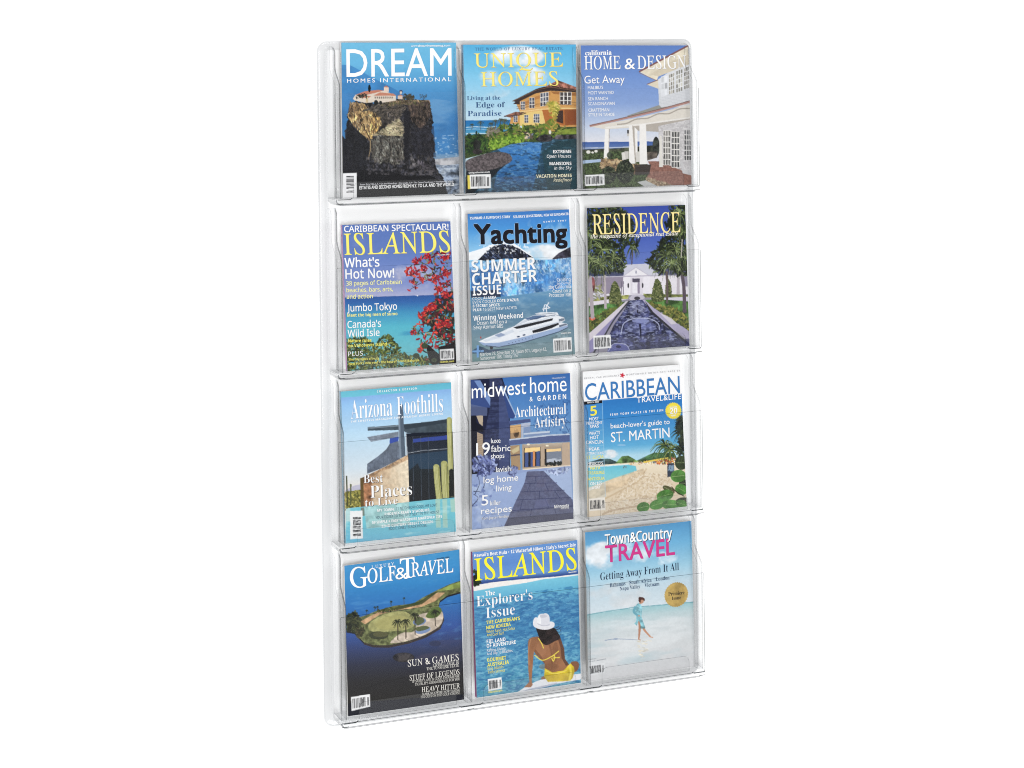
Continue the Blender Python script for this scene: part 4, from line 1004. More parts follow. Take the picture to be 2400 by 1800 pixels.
n8 = p.fbm(60, 2, .12); p.soft([(330, 178), (428, 166), (488, 320), (512, 660), (505, 970), (270, 1000), (290, 640), (335, 420)], (48, 54, 88), .8, np.clip((n8 - .45) / .2, 0, 1)); p.poly([(412, 250), (490, 330), (512, 660), (505, 960), (415, 960)], (98, 112, 160), .55)
p.poly([(162, 190), (230, 190), (330, 360), (336, 430), (162, 420)], (70, 92, 150)); p.poly([(196, 200), (250, 196), (338, 350), (336, 416)], (136, 164, 216)); p.poly([(162, 400), (310, 430), (310, 500), (162, 500)], (110, 122, 160), .8); p.poly([(162, 500), (215, 498), (222, 1020), (170, 1030)], (30, 32, 48)); p.poly([(215, 560), (275, 600), (275, 640), (220, 640)], (34, 34, 48))
p.poly([(214, 500), (272, 498), (272, 592), (240, 566)], (214, 190, 160)); p.poly([(220, 642), (273, 662), (276, 850), (224, 850)], (206, 178, 148))
for k in range(12): p.line([(222, 660 + k * 15), (274, 672 + k * 15)], 3, (150, 124, 104), .7)
p.poly([(405, 238), (430, 240), (562, 490), (540, 525), (500, 520), (470, 380)], (66, 88, 146)); p.poly([(430, 240), (446, 245), (562, 488), (556, 500)], (176, 200, 232))
p.poly([(500, 545), (690, 526), (692, 552), (510, 580)], (92, 104, 150)); p.poly([(510, 584), (606, 572), (608, 706), (515, 714)], (204, 164, 120)); p.ell(565, 650, 24, 40, (90, 70, 56), .8, tex=.6); p.ell(560, 620, 6, 6, (255, 240, 200))
p.poly([(608, 566), (690, 556), (690, 590), (630, 600), (628, 690), (610, 700)], (206, 210, 226)); p.poly([(630, 600), (690, 590), (690, 640), (860, 630), (860, 660), (640, 690)], (150, 170, 206)); p.poly([(630, 650), (860, 630), (862, 644), (630, 664)], (226, 234, 244))
p.poly([(500, 712), (640, 690), (860, 668), (1036, 662), (1038, 724), (640, 742), (505, 756)], (104, 116, 162)); p.line([(505, 708), (700, 686), (860, 668), (1036, 660)], 12, (226, 234, 246))
p.poly([(512, 760), (596, 752), (604, 978), (522, 978)], (200, 164, 122)); p.line([(516, 846), (600, 836)], 14, (110, 96, 100)); p.poly([(520, 800), (590, 760), (592, 800), (540, 830)], (240, 214, 160))
p.poly([(618, 748), (1034, 728), (1042, 930), (620, 966)], (206, 178, 146)); p.grad([(740, (226, 206, 180)), (790, (190, 160, 132))], [(630, 748), (1030, 730), (1030, 772), (630, 780)])
p.poly([(634, 782), (776, 768), (778, 938), (640, 948)], (86, 106, 160)); p.poly([(640, 782), (776, 770), (776, 800), (640, 815)], (250, 212, 140)); p.rect(672, 776, 692, 944, (46, 40, 42)); p.rect(712, 772, 732, 940, (206, 140, 96)); p.rect(732, 772, 742, 940, (46, 40, 42)); p.rect(634, 780, 642, 948, (52, 46, 46)); p.rect(772, 770, 780, 938, (60, 54, 52))
p.rect(780, 762, 812, 935, (176, 160, 150)); p.poly([(816, 788), (964, 776), (966, 922), (820, 930)], (150, 156, 168)); p.poly([(830, 790), (960, 780), (960, 800), (832, 812)], (238, 196, 130)); p.rect(816, 788, 832, 928, (48, 44, 46)); p.ripple([(835, 880), (960, 860), (960, 925), (835, 928)], (236, 238, 244), 20, .4, .6, .8); p.dabs([(820, 910), (960, 900), (966, 926), (820, 934)], [(30, 34, 32), (60, 64, 60)], 50, 8)
p.rect(968, 730, 1038, 932, (190, 172, 160)); p.ell(672, 746, 8, 6, (255, 248, 226)); p.ell(838, 758, 8, 5, (255, 248, 226)); p.rect(1022, 740, 1030, 790, (240, 200, 150))
p.poly([(618, 962), (1042, 926), (1044, 944), (640, 985)], (216, 206, 200)); p.poly([(620, 975), (1044, 938), (1044, 956), (640, 992)], (66, 66, 90))
p.poly([(172, 1010), (1046, 930), (1076, 1410), (176, 1504)], (172, 188, 228)); p.poly([(170, 1120), (440, 1035), (560, 1000), (660, 985), (640, 1080), (455, 1475), (176, 1502)], (176, 194, 234), tex=.04, ts=40); p.poly([(808, 980), (860, 955), (1044, 952), (1062, 1235)], (194, 210, 242), tex=.04, ts=40)
p.ripple([(170, 1120), (660, 985), (455, 1475), (176, 1502)], (222, 232, 250), 14, .45, .75, .6, 1); p.ripple([(170, 1100), (440, 1035), (400, 1240), (176, 1300)], (110, 126, 180), 40, .55, .68, .7, 1)
path = [(660, 985), (808, 980), (1062, 1235), (1074, 1406), (455, 1475), (640, 1080)]
p.poly(path, (116, 118, 146), tex=.06, ts=60)
for k in range(34):
    q = p.inside(path, 1)[0]; p.rect(q[0] - 40, q[1] - 18, q[0] + 40, q[1] + 18, [(132, 134, 164), (104, 106, 134), (122, 116, 138)][k % 3], .35, -.05)
p.poly([(640, 1080), (660, 985), (600, 1000), (440, 1035), (300, 1300), (455, 1475)], (180, 198, 236)) ; p.poly([(808, 980), (860, 955), (1044, 952), (1062, 1235)], (196, 212, 243))
for q in ([(650, 1030), (860, 1024)], [(636, 1090), (925, 1085)], [(600, 1165), (990, 1150)], [(560, 1235), (1050, 1215)], [(520, 1330), (1068, 1290)], [(490, 1400), (1074, 1350)], [(735, 1030), (740, 1090)], [(690, 1090), (660, 1165)], [(820, 1088), (850, 1160)], [(770, 1160), (770, 1230)], [(900, 1150), (950, 1222)], [(620, 1240), (600, 1325)], [(820, 1225), (850, 1300)], [(700, 1320), (690, 1385)], [(900, 1300), (920, 1370)]): p.line(q, 5, (70, 74, 110), .8)
p.poly([(740, 1240), (830, 1225), (860, 1290), (720, 1310)], (128, 130, 168), .5); p.poly([(460, 1470), (500, 1390), (1074, 1350), (1074, 1406)], (80, 76, 92), .5)
t = np.linspace(0, 6.28, 14); p.dabs(np.c_[275 + 115 * np.cos(t), 930 + 95 * np.sin(t)], [(132, 142, 196), (176, 186, 226), (80, 88, 140)], 200, 11); p.dabs(np.c_[535 + 40 * np.cos(t), 980 + 50 * np.sin(t)], [(150, 160, 200), (90, 96, 140)], 50, 9); p.dabs([(820, 975), (1040, 955), (1044, 990), (900, 1010)], [(214, 224, 248), (150, 160, 200)], 60, 10)
for q in ([(200, 1190), (240, 1100), (230, 1020)], [(280, 1130), (290, 1060), (320, 1000)], [(175, 1290), (230, 1220), (180, 1180)], [(190, 1160), (250, 1160)]): p.line(q, 7, (40, 46, 74), .9, True, 2)
p.img = p.img * np.array([.86, .88, .91])
p.poly([(640, 782), (776, 770), (776, 806), (640, 820)], (252, 216, 146)); p.poly([(832, 792), (960, 782), (960, 806), (832, 816)], (250, 212, 150)); p.rect(712, 806, 730, 938, (222, 150, 96)); p.poly([(780, 764), (812, 762), (812, 934), (780, 936)], (206, 180, 150), .7); p.poly([(970, 734), (1036, 730), (1038, 930), (970, 932)], (216, 186, 152), .6)
p.poly([(514, 588), (604, 576), (604, 640), (516, 650)], (226, 178, 120), .8); p.ell(672, 748, 14, 8, (255, 244, 214), .9); p.ell(838, 760, 14, 7, (255, 244, 214), .9); p.poly([(620, 962), (1042, 928), (1042, 938), (622, 972)], (236, 220, 196))
p.text('midwest', 172, 350, 652, 308, 132, 'S', W_); p.text('home', 686, 302, 1010, 284, 140, 'S', W_)
p.text('& GARDEN', 682, 374, 1006, 352, 42, 'B', W_, sp=1.5); p.text('Architectural', 552, 514, 1004, 482, 92, 'L', W_); p.text('Artistry', 726, 604, 1004, 580, 90, 'L', W_); p.text('February/March 2003', 880, 180, 998, 172, 12, 'N')
for s, x, y, x1, y1, h in (('19', 212, 846, 332, 836, 110), ('luxe', 342, 738, 426, 732, 42), ('fabric', 342, 814, 514, 804, 56), ('shops', 340, 872, 460, 864, 42), ('lavish', 386, 992, 514, 982, 50), ('log home', 276, 1090, 582, 1064, 58), ('living', 388, 1162, 524, 1148, 54), ('5', 258, 1286, 318, 1282, 92), ('killer', 336, 1286, 426, 1278, 44), ('recipes', 254, 1364, 526, 1338, 60), ('from Joyce Hendley', 260, 1412, 500, 1390, 24)): p.text(s, x, y, x1, y1, h, 'S', W_, w=.004, sh=1, shc=(60, 66, 100), shd=(2, 2))
p.text('Minnesota', 902, 1312, 1028, 1300, 30, 'B'); p.text('Monthly', 960, 1320, 1030, 1312, 18, 'N')

# 9 ---- beach with sea-grape leaves
p = cover(9, (1330, 830), 3.95, [(140, 162), (1045, 95), (1105, 1395), (183, 1490)],
          'magazine with a sandy beach and round green leaves under a white title band', spine=(240, 241, 243))
p.grad([(360, (44, 116, 190)), (600, (58, 138, 206)), (850, (96, 176, 222)), (940, (176, 218, 236))], tilt=-.05)
p.poly([(138, 160), (1046, 92), (1070, 358), (152, 434)], (247, 247, 248))
p.clouds([(300, 860), (480, 860), (480, 960), (300, 960)], 8, .3, .55, a=.9); p.clouds([(150, 660), (240, 660), (240, 900), (150, 900)], 6, .35, .6, (214, 228, 244), .8); p.ell(500, 826, 40, 8, (150, 196, 232), .8)
p.poly([(190, 1010), (190, 985), (300, 952), (390, 950), (470, 985), (470, 1005)], (62, 84, 84), tex=.3); p.poly([(440, 995), (500, 930), (560, 922), (640, 968), (700, 955), (740, 920), (800, 895), (980, 900), (1000, 980), (700, 1010)], (96, 128, 74), tex=.35); p.poly([(640, 968), (740, 920), (800, 895), (980, 900), (1000, 960), (800, 965)], (62, 96, 66), .7, tex=.4)
p.grad([(990, (240, 226, 200)), (1200, (226, 206, 176)), (1490, (228, 212, 188))], [(180, 1015), (600, 985), (1100, 985), (1108, 1398), (183, 1492)])
p.grad([(1000, (104, 196, 220)), (1100, (128, 206, 218)), (1200, (150, 206, 206))], [(190, 1030), (400, 1008), (560, 1004), (630, 1018), (640, 1060), (560, 1098), (400, 1140), (196, 1215)])
p.line([(640, 1020), (655, 1050), (640, 1085), (520, 1130), (350, 1180), (196, 1235)], 22, (232, 224, 206), .9, True); p.line([(190, 1028), (400, 1014), (560, 1002)], 8, (236, 244, 246), .9); p.poly([(420, 1130), (700, 1040), (720, 1080), (560, 1180), (200, 1340), (195, 1250)], (214, 190, 156), .7, tex=.1); p.line([(730, 1040), (660, 1150), (480, 1250), (300, 1340)], 16, (180, 150, 110), .35, True)
p.ripple([(620, 1060), (1000, 1100), (900, 1400), (400, 1460), (300, 1440)], (196, 172, 142), 95, .54, .68, .7, .8); p.ripple([(620, 1060), (1000, 1100), (900, 1400), (400, 1460)], (244, 234, 216), 80, .53, .7, .7, .8); p.line([(700, 1380), (560, 1400), (400, 1430), (320, 1465)], 18, (156, 128, 98), .4, True)
p.dabs([(560, 985), (700, 970), (1000, 955), (1000, 1010), (760, 1000), (570, 1005)], [(196, 150, 110), (230, 190, 120), (110, 90, 80), (240, 236, 226)], 120, 6); p.line([(700, 985), (860, 955), (930, 945)], 14, (240, 206, 90)); p.dabs([(780, 975), (930, 960), (1000, 935), (1020, 960), (930, 1000), (800, 1000)], [(206, 80, 50), (240, 190, 90), (240, 236, 230), (150, 90, 70), (96, 110, 120)], 90, 8)
for x, y in ((524, 1020), (540, 1026), (520, 1030)): p.ell(x, y, 4, 9, (110, 86, 76))
PG = [(58, 84, 44), (90, 112, 60), (130, 140, 80), (40, 56, 40)]
p.line([(1075, 920), (1010, 860), (960, 830)], 9, (190, 180, 150), 1, True); p.dabs([(1020, 580), (1078, 560), (1085, 930), (1010, 900), (1040, 760), (1000, 700)], [(40, 50, 44), (66, 74, 54), (28, 34, 34)], 170, 13, 2)
p.palm(900, 830, 130, PG, 24, .45, 12); p.palm(950, 870, 120, PG, 22, .45, 12); p.palm(1040, 720, 90, [(40, 50, 44), (60, 70, 50)], 18, .4, 10); p.palm(1060, 600, 70, [(36, 44, 42), (60, 70, 50)], 16, .4, 10)
p.poly([(922, 1000), (984, 990), (990, 1110), (922, 1122)], (58, 68, 84)); p.ripple([(930, 1005), (980, 1000), (984, 1100), (930, 1110)], (150, 180, 206), 40, .5, .6, .8, 1)
for cx, cy, rx, ry, c, r in ((1052, 990, 60, 66, (58, 70, 46), 0), (1070, 1180, 40, 40, (40, 52, 36), 0), (1024, 1112, 72, 58, (96, 152, 72), -.1), (935, 1236, 62, 28, (92, 92, 60), .5), (1050, 1236, 58, 50, (80, 136, 62), .5), (1056, 1340, 60, 30, (52, 60, 40), -.2), (900, 1290, 80, 52, (92, 150, 70), -.25), (830, 1372, 74, 46, (84, 142, 62), -.3), (956, 1376, 84, 46, (88, 146, 66), 0), (1054, 1368, 54, 36, (76, 130, 56), .3), (700, 1396, 60, 46, (80, 136, 60), -.2)):
    p.ell(cx, cy, rx, ry, c, 1, r, tex=.16, ts=10); p.line([(cx - rx * .8 * math.cos(r), cy - rx * .8 * math.sin(r)), (cx + rx * .8 * math.cos(r), cy + rx * .8 * math.sin(r))], 4, (190, 206, 150), .6)
    for k in (-.5, -.1, .3): p.line([(cx + k * rx, cy + k * rx * math.sin(r)), (cx + (k + .25) * rx, cy - ry * .7)], 3, (160, 190, 120), .4)
p.line([(960, 1210), (1010, 1260), (1080, 1300)], 8, (60, 40, 34), 1, True)
p.poly([(153, 434), (325, 418), (350, 1420), (200, 1430)], (150, 200, 236), .16); p.line([(322, 420), (334, 800), (352, 1300)], 4, (170, 206, 232)); 
for y in (690, 830, 975, 1110): p.line([(190, y + 12), (338, y - 4)], 4, (150, 206, 232), .8)
p.poly([(152, 434), (320, 419), (321, 446), (154, 462)], (24, 26, 34)); p.bars([(198, 1318), (348, 1304), (354, 1418), (204, 1432)], True, 13, paper=(236, 230, 220))
sc_ = []
for k in range(56):
    a = 6.2832 * k / 56; r = 78 if k % 2 else 70
    sc_.append((978 + r * math.cos(a), 515 + r * math.sin(a)))
p.poly(sc_, (244, 222, 70)); p.ell(978, 515, 56, 56, (250, 236, 120), .5)
p.text('20', 946, 544, 1016, 538, 52, 'B', W_, sh=1, shc=(214, 180, 50), shd=(2, 2)); p.text('CELEBRATING', 944, 490, 1012, 484, 12, 'B', W_); p.text('YEARS', 956, 566, 1004, 562, 14, 'B', W_)
p.text('RENTAL CAR INSURANCE', 156, 230, 476, 202, 14, 'N', (130, 130, 136), sp=1.4); p.text('WORTHWHILE OR RIP-OFF? PAGE 94', 540, 196, 1040, 158, 14, 'N', (130, 130, 136), sp=1.4)
for k in range(5):
    a = 6.2832 * k / 5 - 1.3; p.ell(506 + 12 * math.cos(a), 196 + 12 * math.sin(a), 12, 6, (206, 36, 60), 1, a)
p.text('CARIBBEAN', 164, 424, 1040, 352, 156, 'S', (62, 122, 184), w=.004); p.text('TRAVEL&LIFE', 640, 440, 1050, 406, 48, 'S', W_, w=.008, sp=1.1); p.text('MARCH 2003', 184, 448, 290, 438, 13, 'B')
p.text('FIND YOUR PLACE IN THE SUN', 394, 560, 884, 518, 20, 'B', W_, sp=1.5); p.text("beach-lover's guide to", 398, 674, 944, 634, 46, 'S', W_, w=.004); p.text('ST. MARTIN', 402, 800, 944, 756, 92, 'S', W_, w=.002)
p.text('5', 212, 560, 272, 554, 88, 'B', (244, 230, 80))
for s, x, y, x1, h, c in (('MOST', 200, 606, 288, 30, W_), ('INDULGENT', 172, 640, 320, 26, W_), ('SPAS', 206, 672, 288, 28, W_), ("WHAT'S", 198, 734, 298, 28, W_), ('HOT', 208, 774, 288, 30, W_), ('CANCUN', 172, 818, 328, 32, W_), ('PEAK', 202, 880, 298, 30, W_), ('ATTRACTIONS', 176, 914, 332, 22, W_), ('ST. LUCIA', 176, 954, 334, 30, YEL), ("MEXICO'S", 184, 1012, 326, 28, W_), ('MAYA', 208, 1054, 304, 28, YEL), ('TREASURES', 186, 1096, 340, 28, YEL), ('ANTIGUA', 186, 1152, 342, 30, YEL), ('ON $55', 210, 1194, 316, 28, W_), ('A DAY', 226, 1232, 304, 28, W_)): p.text(s, x, y, x1, y - 8, h, 'S', c, w=.008)

# 10 --- golf island from the air
p = cover(10, (740, 1260), 3.529, [(237, 233), (1187, 98), (1227, 1335), (268, 1478)],
          'magazine with a green golf island in dark blue water on its cover', bow=.0035)
p.grad([(180, (72, 152, 208)), (420, (58, 136, 198)), (640, (54, 112, 182)), (800, (60, 92, 162)), (930, (58, 72, 116)), (1060, (52, 56, 76)), (1200, (48, 47, 50)), (1420, (46, 44, 40))], tilt=-.08)
p.ripple([(237, 233), (1187, 98), (1227, 900), (260, 900)], (110, 170, 214), 30, .6, .8, .25, .3)
p.ripple([(700, 850), (1227, 840), (1227, 1000), (700, 1050)], (96, 84, 100), 8, .5, .7, .5, .3)
p.poly([(270, 1370), (700, 1330), (1228, 1290), (1227, 1335), (268, 1478)], (26, 29, 44), .9); p.ell(720, 985, 90, 40, (58, 52, 46), .7, tex=.5); p.ell(980, 870, 50, 24, (56, 60, 84), .6); p.line([(400, 1250), (560, 1190), (740, 1150)], 14, (40, 40, 42), .5, True)
isl = [(252, 650), (330, 612), (362, 655), (430, 632), (500, 600), (640, 560), (800, 540), (880, 490), (1000, 430), (1100, 385), (1196, 355), (1200, 445), (1080, 478), (1020, 520), (1008, 560), (1040, 605), (1052, 655), (1020, 730), (900, 800), (760, 850), (600, 885), (480, 886), (400, 866), (345, 810), (320, 780), (258, 770)]
p.poly([(a, b + 14) for a, b in isl], (44, 44, 52)); p.poly(isl, (112, 118, 78), tex=.2, ts=40)
p.poly([(400, 865), (480, 886), (600, 886), (760, 850), (900, 800), (1020, 730), (1052, 655), (1056, 680), (1024, 752), (900, 824), (760, 872), (600, 906), (470, 904), (396, 880)], (66, 58, 56))
p.poly([(368, 690), (430, 655), (510, 612), (640, 578), (840, 548), (900, 500), (1000, 452), (1066, 452), (980, 522), (860, 570), (760, 585), (640, 600), (520, 636), (440, 690), (405, 715)], (196, 158, 120), tex=.15)
p.poly([(430, 730), (470, 680), (560, 632), (660, 606), (740, 612), (800, 660), (806, 720), (740, 756), (600, 772), (470, 775)], (168, 166, 110), sm=True, tex=.08, ts=40); p.poly([(480, 720), (560, 660), (700, 640), (760, 680), (700, 740), (560, 756)], (176, 170, 108), .6, sm=True); p.poly([(1000, 440), (1100, 392), (1196, 364), (1198, 410), (1100, 430)], (140, 156, 84), tex=.1)
p.poly([(610, 862), (660, 810), (720, 780), (800, 772), (828, 700), (826, 650), (880, 622), (960, 612), (1034, 606), (1048, 660), (1016, 728), (900, 796), (760, 846), (640, 868)], (206, 190, 172), sm=True, tex=.1)
p.poly([(904, 640), (960, 580), (1010, 570), (1036, 600), (1000, 650), (930, 662)], (96, 116, 60), sm=True); p.ell(850, 690, 56, 30, (116, 140, 184), rot=-.2); p.ell(880, 760, 64, 28, (128, 150, 190), rot=-.25); p.poly([(816, 660), (870, 655), (890, 690), (830, 720)], (92, 100, 60), .9, sm=True); p.poly([(820, 740), (900, 724), (930, 745), (840, 770)], (92, 100, 60), .9, sm=True)
p.ell(515, 805, 78, 34, (70, 74, 56)); p.ell(530, 796, 62, 22, (96, 96, 66)); p.poly([(630, 580), (860, 520), (960, 455), (1010, 440), (960, 480), (870, 546), (660, 596)], (60, 72, 44), .8)
p.dabs([(254, 650), (330, 612), (365, 660), (370, 730), (320, 790), (258, 770)], [(58, 64, 46), (80, 84, 56), (40, 44, 36)], 120, 12); p.dabs([(330, 740), (390, 740), (400, 800), (350, 820)], [(56, 58, 44), (84, 80, 58)], 40, 10); p.dabs([(500, 600), (620, 568), (640, 590), (520, 625)], [(66, 74, 44), (90, 96, 60)], 40, 8)
for x, y, r, b in ((670, 690, 44, 840), (736, 686, 44, 832), (812, 636, 40, 795), (980, 610, 42, 725)):
    p.line([(x, y), (x + 2, b)], 8, (70, 60, 50)); p.palm(x, y, r, [(36, 40, 30), (60, 64, 44)], 16, .5, 9); p.line([(x, b), (x + 50, b + 26)], 5, (120, 110, 104), .6)
for x, y, b in ((616, 525, 560), (722, 496, 548), (484, 572, 604), (505, 568, 600), (420, 600, 640)): p.line([(x, y), (x, b)], 4, (70, 66, 60)); p.palm(x, y, 13, [(50, 60, 46)], 9, .4, 5)
p.bars([(293, 1316), (446, 1290), (448, 1394), (298, 1432)], True, 14)
p.text('LUXURY', 455, 254, 638, 224, 24, 'R', W_, sp=1.4); p.text('G', 284, 416, 424, 402, 158, 'R', W_, w=.006, sh=1, shc=(40, 80, 130)); p.text('OLF', 424, 376, 652, 346, 112, 'R', W_, w=.006, sh=1, shc=(40, 80, 130)); p.text('&', 650, 342, 750, 336, 100, 'S', W_, w=0, sh=1, shc=(40, 80, 130)); p.text('T', 690, 336, 812, 322, 156, 'R', W_, w=.006, sh=1, shc=(40, 80, 130)); p.text('RAVEL', 784, 320, 1134, 282, 110, 'R', W_, w=.006, sh=1, shc=(40, 80, 130)); p.text('WINTER 2005', 994, 180, 1102, 166, 12, 'B', (40, 60, 90))
for s, x, y, x1, y1, h in (('SUN & GAMES', 754, 1062, 1182, 1010, 52), ('LIVING LARGE IN', 962, 1062, 1184, 1040, 22), ('THE SUNSHINE STATE', 910, 1092, 1184, 1062, 22), ('STUFF OF LEGENDS', 770, 1178, 1188, 1126, 42), ('IF SANDY LANE IS GOOD ENOUGH FOR', 792, 1196, 1188, 1150, 19), ('TIGER, IT\'S GOOD ENOUGH FOR YOU', 814, 1220, 1190, 1174, 19), ('HEAVY HITTER', 870, 1274, 1192, 1240, 40), ('MARK MCGWIRE NOW TAKING', 874, 1300, 1192, 1266, 19), ('HIS CUTS ON THE GOLF COURSE', 862, 1324, 1192, 1288, 19)): p.text(s, x, y, x1, y1, h, 'R', (240, 236, 228), w=.002)

# 11 --- woman in a white hat
p = cover(11, (1060, 1240), 3.77, [(178, 205), (1105, 97), (1137, 1362), (217, 1477)],
          'magazine with a woman in a white hat seated by blue water on its cover', spine=(158, 44, 128), spine_text='ISLANDS', st=(240, 200, 230))
p.grad([(200, (104, 150, 214)), (330, (96, 140, 206)), (440, (110, 156, 214)), (478, (60, 88, 150)), (490, (58, 84, 146))], tilt=-.09)
p.clouds([(180, 120), (800, 120), (800, 330), (180, 330)], 4, .5, .75, (150, 184, 228), .6)
p.grad([(480, (126, 200, 222)), (600, (106, 182, 214)), (760, (78, 146, 194)), (1000, (70, 138, 184)), (1200, (82, 154, 192)), (1477, (84, 160, 184))], [(186, 505), (500, 455), (900, 425), (1114, 400), (1138, 1365), (216, 1480)], tilt=-.09)
p.poly([(186, 500), (360, 470), (600, 446), (900, 424), (1113, 402), (1113, 414), (800, 446), (640, 478), (400, 512), (188, 550)], (238, 234, 230))
for a in (1, 1, 1): p.ripple([(190, 620), (1120, 500), (1138, 1365), (216, 1480)], [(44, 104, 160), (130, 196, 222), (52, 116, 168)][int(p.rng.integers(3))], 60, .53, .68, .5, .35)
p.ripple([(190, 620), (1120, 560), (1128, 900), (200, 1000)], (44, 100, 158), 70, .53, .68, .5, .35); p.ripple([(200, 1000), (1130, 900), (1138, 1365), (216, 1480)], (150, 206, 226), 70, .55, .7, .5, .4)
p.dabs([(186, 370), (216, 376), (240, 430), (262, 480), (188, 500)], [(40, 56, 38), (66, 78, 48), (28, 36, 30)], 80, 10)
p.poly([(560, 1440), (640, 1388), (740, 1340), (830, 1310), (1136, 1280), (1138, 1330), (1000, 1352), (820, 1384), (640, 1432)], (240, 241, 246)); p.poly([(560, 1440), (680, 1404), (920, 1356), (920, 1368), (640, 1436)], (190, 196, 212))
SK = (156, 108, 76)
p.poly([(664, 1000), (672, 972), (700, 956), (752, 950), (830, 1000), (900, 985), (945, 945), (962, 1000), (980, 1080), (988, 1150), (1030, 1200), (1060, 1230), (1000, 1262), (880, 1274), (812, 1246), (812, 1190), (775, 1150), (735, 1110), (716, 1080), (708, 1180), (700, 1280), (698, 1340), (706, 1372), (690, 1392), (630, 1392), (676, 1345), (668, 1250), (664, 1120)], SK, tex=.08, ts=6)
p.poly([(945, 945), (985, 1060), (992, 1150), (1030, 1200), (1000, 1210), (960, 1140), (950, 1040), (930, 980)], (112, 76, 58)); p.line([(850, 1010), (872, 1100), (876, 1240)], 16, (120, 80, 58), .5, True); p.line([(690, 970), (670, 1060), (674, 1200)], 10, (196, 146, 106), .6, True); p.ell(780, 1060, 46, 70, (176, 126, 92), .4, .2); p.ell(905, 1090, 26, 90, (128, 88, 64), .45, .05); p.ell(850, 1215, 90, 30, (132, 92, 66), .4); p.poly([(716, 1080), (775, 1150), (812, 1190), (812, 1170), (780, 1120), (730, 1060)], (120, 82, 60), .6)
p.poly([(1046, 1180), (1090, 1172), (1116, 1190), (1112, 1236), (1080, 1266), (1050, 1230)], (140, 94, 68), sm=True); p.poly([(780, 1310), (812, 1290), (820, 1322), (784, 1328)], SK)
p.poly([(738, 876), (800, 888), (890, 876), (930, 920), (950, 968), (900, 994), (826, 1026), (776, 990), (752, 930)], (44, 34, 34), sm=True, tex=.3)
for q in ([(880, 885), (930, 890), (962, 862)], [(900, 900), (940, 916), (955, 890)], [(910, 920), (945, 940), (960, 925)], [(890, 890), (920, 870), (945, 858)], [(820, 1020), (810, 980), (800, 930)]): p.line(q, 6, (50, 38, 36), .9, True, 2)
p.poly([(708, 842), (716, 795), (738, 780), (752, 800), (762, 838), (850, 852), (862, 820), (896, 832), (894, 866), (850, 888), (790, 890), (730, 872)], (232, 231, 236), sm=True); p.poly([(742, 830), (746, 788), (766, 756), (800, 750), (828, 748), (850, 768), (858, 820), (856, 846), (800, 852), (760, 842)], (222, 222, 230), sm=True); p.ell(798, 772, 34, 14, (196, 196, 208), .8); p.poly([(742, 830), (746, 788), (766, 756), (778, 800), (780, 846)], (246, 246, 248), .8); p.line([(745, 838), (800, 856), (858, 848)], 7, (186, 186, 200), .8, True)
p.poly([(812, 1228), (880, 1266), (980, 1250), (1040, 1190), (1072, 1220), (1078, 1260), (1060, 1320), (1040, 1340), (960, 1346), (840, 1348), (806, 1300)], (232, 204, 52), tex=.12, ts=10); p.poly([(830, 1280), (1000, 1280), (1030, 1330), (840, 1345)], (206, 172, 36), .5); p.line([(1030, 1200), (1044, 1270), (1030, 1340)], 18, (244, 222, 84), 1, True); p.line([(820, 1250), (900, 1278), (1010, 1250)], 8, (250, 230, 110), .8, True)
for q in ([(722, 1112), (790, 1158), (870, 1128), (940, 1078)], [(756, 966), (784, 1010), (802, 1054)], [(870, 1130), (900, 1120), (890, 1168), (872, 1140)], [(880, 1140), (948, 1136)]): p.line(q, 8, (244, 220, 84), 1, True)
p.bars([(314, 1316), (434, 1300), (438, 1400), (318, 1420)], True, 15)
p.text("Hawaii's Best Hula \u2022 12 Waterfall Hikes \u2022 Italy's Secret Isle", 192, 248, 1090, 152, 30, 'B', W_); p.text('ISLANDS', 200, 456, 1098, 358, 184, 'R', (248, 240, 60), w=.004); p.text('March 2003', 1026, 392, 1096, 384, 11, 'B')
p.text('The', 288, 590, 374, 580, 42, 'L'); p.text("Explorer's", 214, 684, 704, 622, 90, 'L', W_); p.text('Issue', 296, 786, 548, 752, 92, 'L', W_)
for s, x, y, x1, y1, h, f, c in (("THE CARIBBEAN'S", 298, 838, 592, 802, 30, 'B', (248, 240, 100)), ('NEW RIVIERA', 298, 884, 512, 854, 30, 'B', (248, 240, 100)), ('White Sand, Hot Salsa', 300, 916, 546, 886, 23, 'N', YEL), ('And Cool Surf', 302, 946, 452, 928, 23, 'N', YEL), ('FIJI, LAND', 302, 1006, 466, 986, 32, 'B', W_), ('OF ADVENTURE', 302, 1044, 556, 1012, 32, 'B', W_), ('Rafting, Diving,', 304, 1080, 470, 1060, 24, 'N', W_), ('And Top 10 Beaches', 304, 1110, 528, 1082, 24, 'N', W_), ('GOURMET', 306, 1166, 472, 1148, 32, 'B', (248, 240, 100)), ('AUSTRALIA', 308, 1210, 496, 1186, 32, 'B', (248, 240, 100)), ("King Island's", 310, 1240, 448, 1222, 24, 'N', YEL), ('Tasty Secrets', 312, 1270, 462, 1252, 24, 'N', YEL), ('islands.com', 318, 1440, 438, 1424, 19, 'B', YEL)): p.text(s, x, y, x1, y1, h, f, c)

